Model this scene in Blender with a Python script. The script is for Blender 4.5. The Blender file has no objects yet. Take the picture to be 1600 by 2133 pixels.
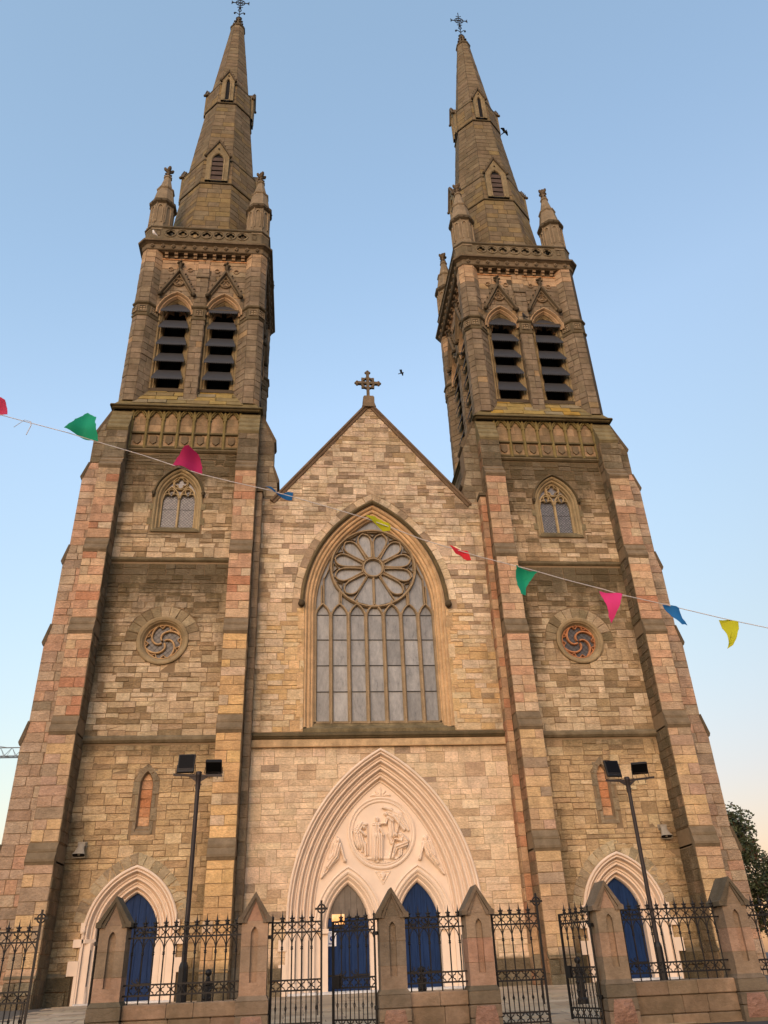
import bpy, math, random
from mathutils import Vector, Matrix
from mathutils.geometry import tessellate_polygon
sc = bpy.context.scene
COL = sc.collection
rad = math.radians

# ------------------------------------------------------------------ camera
cd = bpy.data.cameras.new('camera'); cam = bpy.data.objects.new('camera', cd); COL.objects.link(cam)
CX, CY, CZ = -3.0312, -30.0605, 1.0736
yaw, pitch, roll = 0.1177, 0.5256, -0.0427
f_ = Vector((math.sin(yaw)*math.cos(pitch), math.cos(yaw)*math.cos(pitch), math.sin(pitch)))
r_ = Vector((math.cos(yaw), -math.sin(yaw), 0)); u_ = r_.cross(f_)
r2 = math.cos(roll)*r_ + math.sin(roll)*u_; u2 = -math.sin(roll)*r_ + math.cos(roll)*u_
cam.matrix_world = Matrix(((r2.x, u2.x, -f_.x, CX), (r2.y, u2.y, -f_.y, CY), (r2.z, u2.z, -f_.z, CZ), (0, 0, 0, 1)))
cd.sensor_fit = 'HORIZONTAL'; cd.sensor_width = 36; cd.lens = 1635.73/1600*36
cd.clip_start = 0.1; cd.clip_end = 3000
sc.camera = cam

# ------------------------------------------------------------------ light
SUN_EL, SUN_AZ = 20.0, 200.0        # degrees; azimuth clockwise from +Y (behind the camera)
w = bpy.data.worlds.new('World'); sc.world = w; w.use_nodes = True
nt = w.node_tree; bg = nt.nodes['Background']
sky = nt.nodes.new('ShaderNodeTexSky'); sky.sky_type = 'NISHITA'; sky.sun_disc = False
sky.sun_elevation = rad(SUN_EL); sky.sun_rotation = rad(SUN_AZ)
sky.altitude = 0; sky.air_density = 1.5; sky.dust_density = 1.0; sky.ozone_density = 2.0
# low belt of warm evening air, a little stronger towards the right (+X)
tc = nt.nodes.new('ShaderNodeTexCoord'); sx = nt.nodes.new('ShaderNodeSeparateXYZ'); nt.links.new(tc.outputs['Generated'], sx.inputs[0])
def wmath(op, a, b):
    n = nt.nodes.new('ShaderNodeMath'); n.operation = op
    for i, v in enumerate((a, b)):
        if isinstance(v, (int, float)): n.inputs[i].default_value = v
        else: nt.links.new(v, n.inputs[i])
    return n.outputs[0]
el = wmath('SUBTRACT', sx.outputs[2], wmath('MULTIPLY', sx.outputs[0], 0.16))
rp = nt.nodes.new('ShaderNodeValToRGB'); e = rp.color_ramp.elements
for i_, (p_, c_) in enumerate(((0.0, (.42, .28, .27)), (.1, (.5, .37, .36)), (.25, (.66, .54, .48)), (.4, (.83, .71, .64)), (.6, (1.06, .93, .86)), (.75, (1.08, .99, .92)), (.9, (1.14, 1.05, .95)))):
    k_ = e[0] if i_ == 0 else (e[1] if i_ == 1 else e.new(p_)); k_.position = p_; k_.color = (*c_, 1)
nt.links.new(el, rp.inputs[0])
mxw = nt.nodes.new('ShaderNodeMix'); mxw.data_type = 'RGBA'; mxw.blend_type = 'MULTIPLY'; mxw.inputs[0].default_value = 1.0
nt.links.new(sky.outputs[0], mxw.inputs[6]); nt.links.new(rp.outputs[0], mxw.inputs[7])
nt.links.new(mxw.outputs[2], bg.inputs[0]); bg.inputs[1].default_value = 0.15
sl = bpy.data.lights.new('sun', 'SUN'); sun = bpy.data.objects.new('sun', sl); COL.objects.link(sun)
sl.energy = 0.47; sl.angle = rad(40); sl.color = (1.0, 0.66, 0.42)
SD = Vector((math.sin(rad(SUN_AZ))*math.cos(rad(SUN_EL)), math.cos(rad(SUN_AZ))*math.cos(rad(SUN_EL)), math.sin(rad(SUN_EL))))
sun.rotation_euler = SD.to_track_quat('Z', 'Y').to_euler()
vs = sc.view_settings; vs.view_transform = 'Standard'; vs.look = 'None'; vs.exposure = 1.3; vs.gamma = 1.0; vs.use_curve_mapping = False

# ------------------------------------------------------------------ colour + materials
def lin(c): c /= 255.0; return c/12.92 if c <= 0.04045 else ((c+0.055)/1.055)**2.4
EILL = (1.10, 0.93, 0.79)
def alb(r, g, b, k=1.0): return tuple(min(0.85, max(0.01, lin(v)/e*k)) for v, e in zip((r, g, b), EILL))
def N(t, ty, **kw):
    n = t.nodes.new(ty)
    for k, v in kw.items(): setattr(n, k, v)
    return n
def base_mat(name, col=(0.5, 0.5, 0.5), rough=0.8, metal=0.0):
    m = bpy.data.materials.new(name); m.use_nodes = True; t = m.node_tree
    b = t.nodes['Principled BSDF']; b.inputs['Base Color'].default_value = (*col, 1)
    b.inputs['Roughness'].default_value = rough; b.inputs['Metallic'].default_value = metal
    b.inputs['Specular IOR Level'].default_value = 0.3
    return m, t, b
def mixc(t, mode, fac, a, b):
    n = N(t, 'ShaderNodeMix', data_type='RGBA', blend_type=mode)
    for s, v in ((n.inputs[0], fac), (n.inputs[6], a), (n.inputs[7], b)):
        if hasattr(v, 'links') or hasattr(v, 'is_linked'): t.links.new(v, s)
        else: s.default_value = v if not isinstance(v, tuple) else (*v, 1)
    return n.outputs[2]
def math_(t, op, a, b=None, c=None, clamp=False):
    n = N(t, 'ShaderNodeMath', operation=op); n.use_clamp = clamp
    for i, v in enumerate((a, b, c)):
        if v is None: continue
        if hasattr(v, 'is_linked'): t.links.new(v, n.inputs[i])
        else: n.inputs[i].default_value = v
    return n.outputs[0]
def noise(t, scale, detail=4, rough=0.55, vec=None):
    n = N(t, 'ShaderNodeTexNoise'); n.inputs['Scale'].default_value = scale; n.inputs['Detail'].default_value = detail
    n.inputs['Roughness'].default_value = rough
    if vec is not None: t.links.new(vec, n.inputs['Vector'])
    return n.outputs['Fac']
def pos(t, sx=1, sy=1, sz=1):
    g = N(t, 'ShaderNodeNewGeometry')
    if (sx, sy, sz) == (1, 1, 1): return g.outputs['Position']
    mp = N(t, 'ShaderNodeVectorMath', operation='MULTIPLY'); t.links.new(g.outputs['Position'], mp.inputs[0]); mp.inputs[1].default_value = (sx, sy, sz)
    return mp.outputs[0]
def ramp(t, fac, p0, p1, c0=(0, 0, 0), c1=(1, 1, 1)):
    n = N(t, 'ShaderNodeValToRGB'); e = n.color_ramp.elements
    e[0].position = p0; e[1].position = p1; e[0].color = (*c0, 1); e[1].color = (*c1, 1)
    t.links.new(fac, n.inputs[0]); return n.outputs[0]
def bump(t, b, h, strength=0.4, dist=0.02):
    n = N(t, 'ShaderNodeBump'); n.inputs['Strength'].default_value = strength; n.inputs['Distance'].default_value = dist
    t.links.new(h, n.inputs['Height']); t.links.new(n.outputs[0], b.inputs['Normal'])

def stone_mat(name, bump_s=1.0, bump_d=0.07, grain=0.55, stain_col=(0.060, 0.048, 0.025)):
    m, t, b = base_mat(name, rough=0.92); b.inputs['Specular IOR Level'].default_value = 0.15
    a = N(t, 'ShaderNodeVertexColor', layer_name='Col'); P = pos(t)
    n1 = noise(t, 2.3, 8, 0.62, P); n2 = noise(t, 11, 8, 0.75, pos(t, 1, 1, 1.6))
    v = math_(t, 'MULTIPLY_ADD', n1, 1.25, 0.50); v2 = math_(t, 'MULTIPLY_ADD', n2, grain*2, 1-grain); vv = math_(t, 'MULTIPLY', v, v2)
    c = mixc(t, 'MULTIPLY', 1.0, a.outputs['Color'], (1, 1, 1))
    vm = N(t, 'ShaderNodeVectorMath', operation='SCALE'); t.links.new(c, vm.inputs[0]); t.links.new(vv, vm.inputs['Scale'])
    # stain carried in the alpha of the colour attribute, broken up by streaky noise
    n3 = noise(t, 1.0, 7, 0.65, pos(t, 1.5, 1.5, 0.45)); n4 = noise(t, 5.0, 6, 0.7, P)
    nn = math_(t, 'ADD', math_(t, 'MULTIPLY', n3, 0.65), math_(t, 'MULTIPLY', n4, 0.35))
    s = math_(t, 'ADD', math_(t, 'MULTIPLY', a.outputs['Alpha'], 1.3), math_(t, 'MULTIPLY_ADD', nn, 2.4, -1.25))
    gate = math_(t, 'MULTIPLY', a.outputs['Alpha'], 3.0, clamp=True)
    s = math_(t, 'MULTIPLY', math_(t, 'MAXIMUM', s, 0.0), gate, clamp=True); s = math_(t, 'MULTIPLY', s, 0.85)
    c2 = mixc(t, 'MIX', s, vm.outputs[0], stain_col)
    t.links.new(c2, b.inputs['Base Color'])
    h = math_(t, 'ADD', math_(t, 'MULTIPLY', noise(t, 9, 8, 0.7, pos(t, 1, 1, 1.8)), 1.0), math_(t, 'MULTIPLY', n2, 0.35))
    bump(t, b, h, bump_s, bump_d)
    return m
M = {}
M['stone'] = stone_mat('squared_stone')
M['ashlar'] = stone_mat('dressed_stone', 0.6, 0.03, 0.38)
def simple(name, col, rough=0.7, metal=0.0, ns=8.0, amp=0.25, bs=0.0, bd=0.01):
    m, t, b = base_mat(name, col, rough, metal); P = pos(t)
    v = math_(t, 'MULTIPLY_ADD', noise(t, ns, 6, 0.6, P), amp*2, 1-amp)
    vm = N(t, 'ShaderNodeVectorMath', operation='SCALE'); vm.inputs[0].default_value = col; t.links.new(v, vm.inputs['Scale'])
    t.links.new(vm.outputs[0], b.inputs['Base Color'])
    if bs: bump(t, b, noise(t, ns*3, 6, 0.65, P), bs, bd)
    return m
M['mortar'] = simple('lime_mortar', alb(130, 102, 72), 0.95, 0, 6, 0.3)
M['mortarl'] = simple('pale_lime_mortar', alb(164, 131, 98), 0.95, 0, 6, 0.25)
M['mortard'] = simple('sooty_mortar', alb(80, 64, 46), 0.95, 0, 6, 0.3)
M['cream'] = simple('cream_painted_stone', alb(230, 195, 163), 0.8, 0, 1.7, 0.13, 0.2, 0.012)
M['iron'] = simple('black_painted_iron', (0.006, 0.0055, 0.006), 0.5, 0.0, 20, 0.3)
M['dark'] = simple('dark_void', (0.006, 0.006, 0.007), 0.9)
M['lead'] = simple('louvre_lead_sheet', (0.036, 0.036, 0.038), 0.6, 0.0, 5, 0.25, 0.2)
M['marble'] = simple('grey_polished_shaft', (0.10, 0.09, 0.085), 0.35, 0, 7, 0.3)
# panelled doors
m, t, b = base_mat('blue_painted_boards', (0.012, 0.045, 0.15), 0.4); P = pos(t, 6, 6, 0.7)
c = mixc(t, 'MIX', ramp(t, noise(t, 2.0, 6, 0.6, P), 0.35, 0.7), (0.006, 0.020, 0.066), (0.011, 0.035, 0.112)); t.links.new(c, b.inputs['Base Color'])
bump(t, b, noise(t, 8, 4, 0.6, P), 0.15, 0.01); b.inputs['Specular IOR Level'].default_value = 0.12; b.inputs['Roughness'].default_value = 0.55; M['blue'] = m
M['headglaze'] = simple('boarded_glazing', (0.12, 0.108, 0.095), 0.2, 0, 3, 0.5)  # boards standing in for the reflecting glass of the left door head
# protective glazing
m, t, b = base_mat('grey_protective_glazing', (0.2, 0.2, 0.2), 0.28); n = noise(t, 2.2, 8, 0.7, pos(t, 2.2, 2.2, 0.8)); n2 = noise(t, 9.0, 6, 0.75, pos(t))
oi = N(t, 'ShaderNodeObjectInfo'); rv = math_(t, 'MULTIPLY_ADD', oi.outputs['Random'], 0.45, 0.78)
c = mixc(t, 'MIX', ramp(t, n, 0.3, 0.75), (0.14, 0.145, 0.15), (0.32, 0.325, 0.32)); c = mixc(t, 'MIX', ramp(t, n2, 0.62, 0.78), c, (0.5, 0.49, 0.46))
vm = N(t, 'ShaderNodeVectorMath', operation='SCALE'); t.links.new(c, vm.inputs[0]); t.links.new(rv, vm.inputs['Scale']); t.links.new(vm.outputs[0], b.inputs['Base Color'])
b.inputs['Specular IOR Level'].default_value = 0.4; t.links.new(math_(t, 'MULTIPLY_ADD', n, 0.4, 0.12), b.inputs['Roughness']); bump(t, b, noise(t, 1.3, 2, 0.5, pos(t)), 0.15, 0.05); M['glass'] = m
m, t, b = base_mat('leaded_glass', (0.1, 0.1, 0.1), 0.2); n = noise(t, 9, 4, 0.6, pos(t))
t.links.new(ramp(t, n, 0.3, 0.7, (0.09, 0.09, 0.10), (0.24, 0.235, 0.24)), b.inputs['Base Color']); bump(t, b, n, 0.2, 0.02); b.inputs['Specular IOR Level'].default_value = 0.5; M['leaded'] = m
M['leaded_dark'] = simple('dark_leaded_glass', (0.085, 0.08, 0.082), 0.25, 0, 9, 0.5)
M['came'] = simple('lead_came', (0.03, 0.03, 0.03), 0.6)
m, t, b = base_mat('paving_flags', (0.25, 0.22, 0.19), 0.9)
a = N(t, 'ShaderNodeVertexColor', layer_name='Col'); vm = N(t, 'ShaderNodeVectorMath', operation='SCALE'); t.links.new(a.outputs['Color'], vm.inputs[0])
t.links.new(math_(t, 'MULTIPLY_ADD', noise(t, 5, 7, 0.65, pos(t)), 0.7, 0.65), vm.inputs['Scale']); t.links.new(vm.outputs[0], b.inputs['Base Color']); bump(t, b, noise(t, 30, 4, 0.6, pos(t)), 0.2, 0.01); M['paving'] = m
M['asphalt'] = simple('street_asphalt', (0.055, 0.052, 0.05), 0.9, 0, 4, 0.3, 0.3)
M['horn'] = simple('grey_horn_plastic', (0.27, 0.24, 0.19), 0.6, 0, 12, 0.3)
M['steel'] = simple('dull_brown_steel', (0.028, 0.022, 0.022), 0.5, 0.2, 14, 0.3)
M['floodglass'] = simple('black_floodlight_glass', (0.004, 0.004, 0.005), 0.5); M['floodglass'].node_tree.nodes['Principled BSDF'].inputs['Specular IOR Level'].default_value = 0.08
M['white'] = simple('white_paper', (0.72, 0.72, 0.74), 0.6, 0, 5, 0.04)
M['navy'] = simple('navy_print', (0.02, 0.05, 0.2), 0.6)
M['bird'] = simple('dark_feathers', (0.02, 0.019, 0.02), 0.7)
M['gull'] = simple('white_feathers', (0.7, 0.68, 0.66), 0.7)
M['crane'] = simple('grey_crane_steel', (0.16, 0.17, 0.18), 0.6)
M['bark'] = simple('brown_bark', (0.07, 0.05, 0.035), 0.9, 0, 8, 0.4, 0.5)
m, t, b = base_mat('tree_leaves', (0.05, 0.075, 0.03), 0.6)
oi = N(t, 'ShaderNodeVertexColor', layer_name='Col'); t.links.new(oi.outputs['Color'], b.inputs['Base Color'])
try: b.inputs['Transmission Weight'].default_value = 0.0
except Exception: pass
M['leaf'] = m
m, t, b = base_mat('painted_reflection', (0.5, 0.25, 0.08), 0.3); n = noise(t, 4.0, 3, 0.5, pos(t))
cr = ramp(t, n, 0.35, 0.65, (0.9, 0.35, 0.08), (1.0, 0.72, 0.42)); t.links.new(cr, b.inputs['Emission Color']); b.inputs['Emission Strength'].default_value = 0.38; M['reflglow'] = m  # emission imitates a warm reflection in the door glass, no lamp behind
def cloth(name, col):
    m, t, b = base_mat(name, col, 0.75); tr = N(t, 'ShaderNodeBsdfTranslucent'); tr.inputs[0].default_value = (*col, 1)
    mx = N(t, 'ShaderNodeMixShader'); mx.inputs[0].default_value = 0.35
    t.links.new(b.outputs[0], mx.inputs[1]); t.links.new(tr.outputs[0], mx.inputs[2]); t.links.new(mx.outputs[0], t.nodes['Material Output'].inputs[0])
    bump(t, b, noise(t, 60, 3, 0.6, pos(t)), 0.2, 0.003); return m
for k, c in dict(green=(0.012, 0.36, 0.20), pink=(0.72, 0.05, 0.22), magenta=(0.42, 0.015, 0.10), blue=(0.015, 0.16, 0.42), yellow=(0.55, 0.55, 0.02), red=(0.70, 0.03, 0.045), lpink=(0.55, 0.045, 0.12)).items():
    M['flag_'+k] = cloth(k+'_nylon', c)
M['string'] = simple('white_cord', (0.55, 0.52, 0.5), 0.8)

# ------------------------------------------------------------------ mesh builder
class MB:
    def __init__(s): s.v = []; s.f = []; s.c = []; s.sm = []
    def add(s, pts, faces, col=(0.5, 0.5, 0.5), st=0.0, smooth=False, cols=None):
        o = len(s.v); s.v.extend([tuple(p) for p in pts])
        for i, f in enumerate(faces):
            s.f.append(tuple(o+k for k in f)); s.sm.append(smooth)
            c = cols[i] if cols else col
            s.c.append((c[0], c[1], c[2], st))
    def box(s, x0, x1, y0, y1, z0, z1, col=(0.5, 0.5, 0.5), st=0.0, T=None, ch=0.0):
        if ch:
            c = ch; p = []
            for (zz, i) in ((z0, 0), (z0+c, 1), (z1-c, 1), (z1, 0)):
                d = 0 if i else c
                p += [(x0+d, y0+d, zz), (x1-d, y0+d, zz), (x1-d, y1-d, zz), (x0+d, y1-d, zz)]
            fs = [(3, 2, 1, 0), (12, 13, 14, 15)] + [(4*k+i, 4*k+(i+1) % 4, 4*k+4+(i+1) % 4, 4*k+4+i) for k in range(3) for i in range(4)]
        else:
            p = [(x, y, z) for z in (z0, z1) for x, y in ((x0, y0), (x1, y0), (x1, y1), (x0, y1))]
            fs = [(3, 2, 1, 0), (4, 5, 6, 7), (0, 1, 5, 4), (1, 2, 6, 5), (2, 3, 7, 6), (3, 0, 4, 7)]
        if T: p = [T(*q) for q in p]
        s.add(p, fs, col, st)
    def prism(s, poly, fn0, fn1, col=(0.5, 0.5, 0.5), st=0.0, caps=True, smooth=False):
        n = len(poly); p = [fn0(*q) for q in poly]+[fn1(*q) for q in poly]
        fs = [(i, (i+1) % n, n+(i+1) % n, n+i) for i in range(n)]
        s.add(p, fs, col, st, smooth)
        if caps:
            s.add(p[:n], [tuple(range(n))[::-1]], col, st); s.add(p[n:], [tuple(range(n))], col, st)
    def loft(s, rings, col=(0.5, 0.5, 0.5), st=0.0, caps=True, smooth=False, close=True):
        n = len(rings[0]); p = [q for r in rings for q in r]; fs = []
        for k in range(len(rings)-1):
            for i in range(n if close else n-1):
                fs.append((k*n+i, k*n+(i+1) % n, (k+1)*n+(i+1) % n, (k+1)*n+i))
        s.add(p, fs, col, st, smooth)
        if caps: s.add(rings[0], [tuple(range(n))[::-1]], col, st); s.add(rings[-1], [tuple(range(n))], col, st)
    def lathe(s, prof, c=(0, 0, 0), n=12, col=(0.5, 0.5, 0.5), st=0.0, smooth=True, ph=0.0):
        s.loft([[(c[0]+r*math.cos(ph+2*math.pi*i/n), c[1]+r*math.sin(ph+2*math.pi*i/n), c[2]+z) for i in range(n)] for r, z in prof], col, st, True, smooth)
    def tube(s, path, r, n=6, col=(0.5, 0.5, 0.5), st=0.0, smooth=True, closed=False):
        path = [Vector(p) for p in path]; rings = []; m_ = len(path); up = None
        for i, p in enumerate(path):
            if closed: d = path[(i+1) % m_]-path[i-1]
            else: d = path[min(i+1, m_-1)]-path[max(i-1, 0)]
            d.normalize()
            if up is None: up = Vector((0, 0, 1)) if abs(d.z) < 0.9 else Vector((0, 1, 0))
            a = d.cross(up)
            if a.length < 1e-4: a = d.cross(Vector((1, 0, 0)))
            a.normalize(); b = a.cross(d); up = b
            rr = r[i] if isinstance(r, (list, tuple)) else r
            rings.append([p+rr*(a*math.cos(2*math.pi*k/n)+b*math.sin(2*math.pi*k/n)) for k in range(n)])
        if closed: rings.append(rings[0])
        s.loft(rings, col, st, not closed, smooth)
    def ball(s, c, r, n=8, m=6, col=(0.5, 0.5, 0.5), st=0.0, sq=(1, 1, 1)):
        s.loft([[(c[0]+sq[0]*r*math.sin(math.pi*j/m)*math.cos(2*math.pi*i/n), c[1]+sq[1]*r*math.sin(math.pi*j/m)*math.sin(2*math.pi*i/n), c[2]-sq[2]*r*math.cos(math.pi*j/m)) for i in range(n)] for j in range(m+1)], col, st, False, True)
    def holed(s, outer, holes, fn, col=(0.5, 0.5, 0.5), st=0.0):
        polys = [outer]+holes; flat = [q for pl in polys for q in pl]
        tris = tessellate_polygon([[Vector((a, b_, 0)) for a, b_ in pl] for pl in polys])
        s.add([fn(*q) for q in flat], [tuple(t) for t in tris], col, st)
    def bar(s, path, wd, y0, y1, col=(0.5, 0.5, 0.5), st=0.0, closed=False, front=0.5, fn=None):
        # tracery bar: 2D path in (u,z); back width wd at depth y1, front width wd*front at depth y0
        fn = fn or (lambda u, d, z: (u, d, z)); n = len(path); rings = []
        for i in range(n):
            if closed: a = path[i-1]; b = path[(i+1) % n]
            else: a = path[max(i-1, 0)]; b = path[min(i+1, n-1)]
            dx, dz = b[0]-a[0], b[1]-a[1]; l = math.hypot(dx, dz) or 1; nx, nz = -dz/l, dx/l; u, z = path[i]; h = wd/2; hf = h*front; ym = y0+(y1-y0)*0.35
            rings.append([fn(u+nx*h, y1, z+nz*h), fn(u+nx*h, ym, z+nz*h), fn(u+nx*hf, y0, z+nz*hf), fn(u-nx*hf, y0, z-nz*hf), fn(u-nx*h, ym, z-nz*h), fn(u-nx*h, y1, z-nz*h)])
        if closed: rings.append(rings[0])
        s.loft(rings, col, st, not closed)
    def mesh(s, name):
        me = bpy.data.meshes.new(name); me.from_pydata(s.v, [], s.f)
        ca = me.color_attributes.new('Col', 'FLOAT_COLOR', 'CORNER'); buf = []
        for f, c in zip(s.f, s.c): buf.extend(c*len(f))
        ca.data.foreach_set('color', buf)
        if any(s.sm): me.polygons.foreach_set('use_smooth', s.sm)
        me.update(); return me
def obj(name, mb, mat, parent=None, loc=None):
    me = mb.mesh(name) if isinstance(mb, MB) else mb
    if mat is not None and not me.materials: me.materials.append(M[mat] if isinstance(mat, str) else mat)
    o = bpy.data.objects.new(name, me); COL.objects.link(o)
    if parent is not None: o.parent = parent
    if loc: o.location = loc
    return o
def tag(o, label, cat, group=None, kind=None):
    if label: o['label'] = label
    if cat: o['category'] = cat
    if group: o['group'] = group
    if kind: o['kind'] = kind
    return o
def thing(name, label, cat, loc=(0, 0, 0), group=None, rz=0.0):
    o = bpy.data.objects.new(name, None); COL.objects.link(o); o.location = loc; o.rotation_euler = (0, 0, rz); o.empty_display_size = 0.3
    return tag(o, label, cat, group)
def copy_tree(o, parent=None):
    c = o.copy(); COL.objects.link(c); c.parent = parent
    for ch in list(o.children): copy_tree(ch, c)
    return c
rng = random.Random(7)

# ------------------------------------------------------------------ 2D helpers
def area(p): return 0.5*sum(p[i-1][0]*p[i][1]-p[i][0]*p[i-1][1] for i in range(len(p)))
def clip_half(p, a, b, keep_left=True):
    out = []; n = len(p)
    def sd(q): v = (b[0]-a[0])*(q[1]-a[1])-(b[1]-a[1])*(q[0]-a[0]); return v if keep_left else -v
    for i in range(n):
        q, r = p[i], p[(i+1) % n]; s1, s2 = sd(q), sd(r)
        if s1 >= 0: out.append(q)
        if (s1 > 0 and s2 < 0) or (s1 < 0 and s2 > 0):
            k = s1/(s1-s2); out.append((q[0]+(r[0]-q[0])*k, q[1]+(r[1]-q[1])*k))
    return out
def clip_convex(p, reg):
    for i in range(len(reg)):
        if len(p) < 3: return []
        p = clip_half(p, reg[i], reg[(i+1) % len(reg)])
    return p
def bbox(p): xs = [q[0] for q in p]; zs = [q[1] for q in p]; return min(xs), max(xs), min(zs), max(zs)
def overlap(a, b): return a[0] < b[1] and b[0] < a[1] and a[2] < b[3] and b[2] < a[3]
def subtract(p, hole, hb):
    if not overlap(bbox(p), hb): return p
    if area(clip_convex(p, hole) or [(0, 0)]*3) < 1e-3: return p
    best = []; ba = 0.0
    for i in range(len(hole)):
        q = clip_half(p, hole[i], hole[(i+1) % len(hole)], False)
        if len(q) >= 3:
            ar = area(q)
            if ar > ba: best, ba = q, ar
    return best
def inset(p, e):
    n = len(p); q = []
    for i in range(n):
        a, b, c = p[i-1], p[i], p[(i+1) % n]
        d1 = (b[0]-a[0], b[1]-a[1]); d2 = (c[0]-b[0], c[1]-b[1]); l1 = math.hypot(*d1) or 1e-9; l2 = math.hypot(*d2) or 1e-9
        n1 = (-d1[1]/l1, d1[0]/l1); n2 = (-d2[1]/l2, d2[0]/l2); k = 1+n1[0]*n2[0]+n1[1]*n2[1]
        k = max(k, 0.35); q.append((b[0]+e*(n1[0]+n2[0])/k, b[1]+e*(n1[1]+n2[1])/k))
    return q
def clean(p):
    out = []
    for q in p:
        if not out or math.hypot(q[0]-out[-1][0], q[1]-out[-1][1]) > 0.02: out.append(q)
    if len(out) > 1 and math.hypot(out[0][0]-out[-1][0], out[0][1]-out[-1][1]) <= 0.02: out.pop()
    return out
# pointed arch: centre, half width, springing, rise
class Arch:
    def __init__(s, cx, w, zs, h): s.cx, s.w, s.zs = cx, w, zs; s.R = (w*w+h*h)/(2*w); s.e = s.R-w
    def apex(s, d=0): return s.zs+math.sqrt(max(0.0, (s.R+d)**2-s.e**2))
    def pts(s, d=0.0, zb=None, n=10):
        R = s.R+d; th = math.acos(max(-1, min(1, s.e/R))); L = []
        if zb is not None: L.append((s.cx-s.w-d, zb))
        for i in range(n+1):
            a = th*i/n; L.append((s.cx+s.e-R*math.cos(a), s.zs+R*math.sin(a)))
        return L+[(2*s.cx-x, z) for x, z in reversed(L[:-1])]
    def convex(s, d=0.0, zb=0.0, n=8): return list(reversed(s.pts(d, zb, n)))
def circ(cx, cz, r, n=28): return [(cx+r*math.cos(2*math.pi*i/n), cz+r*math.sin(2*math.pi*i/n)) for i in range(n)]
def sweep(mb, arch, prof, zb, fn, col, st=0.0, n=12):
    rings = [[fn(x, y, z) for x, z in arch.pts(d, zb, n)] for d, y in prof]
    for a, b in zip(rings[:-1], rings[1:]): mb.loft([a, b], col, st, False, False, False)

# ------------------------------------------------------------------ masonry
def snecked(s0, s1, z0, z1, rg, H=(0.33, 0.58), W=(0.34, 0.9)):
    out = []; z = z0
    while z < z1-0.05:
        h = rg.uniform(*H)
        if z+h > z1-0.25: h = z1-z
        s = s0-rg.uniform(0, 0.5)
        while s < s1:
            if rg.random() < 0.32:
                wd = rg.uniform(W[0], W[1]*0.85); out.append((s, s+wd, z, z+h)); s += wd
            else:
                wd = rg.uniform(W[0]*1.6, W[1]*1.9); k = 2 if h < 0.56 or rg.random() < 0.7 else 3
                cuts = sorted([rg.uniform(0.36, 0.64)] if k == 2 else [0.3+rg.uniform(-.04, .04), 0.66+rg.uniform(-.04, .04)])
                zz = [z]+[z+h*c for c in cuts]+[z+h]
                for a, b in zip(zz[:-1], zz[1:]):
                    x = s
                    while x < s+wd-0.01:
                        ww = rg.uniform(*W)
                        if x+ww > s+wd-W[0]*0.7: ww = s+wd-x
                        out.append((x, x+ww, a, b)); x += ww
                s += wd
        z += h
    return out
def coursed(s0, s1, z0, z1, rg, h=0.36, W=(0.45, 0.85), jit=0.06):
    n = max(1, round((z1-z0)/h)); hh = (z1-z0)/n; out = []
    zz = [z0]+[z0+hh*i+rg.uniform(-jit, jit)*hh for i in range(1, n)]+[z1]; L = s1-s0
    for i in range(n):
        if L < 0.55: k = 1
        else: k = max(1, round(L/rg.uniform(*W)))
        cuts = [0]+[(j+rg.uniform(-0.22, 0.22))/k for j in range(1, k)]+[1]
        if k == 1 and L > 0.5 and i % 2: cuts = [0, rg.uniform(0.35, 0.65), 1]
        for a, b in zip(cuts[:-1], cuts[1:]): out.append((s0+L*a, s0+L*b, zz[i], zz[i+1]))
    return out
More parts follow.
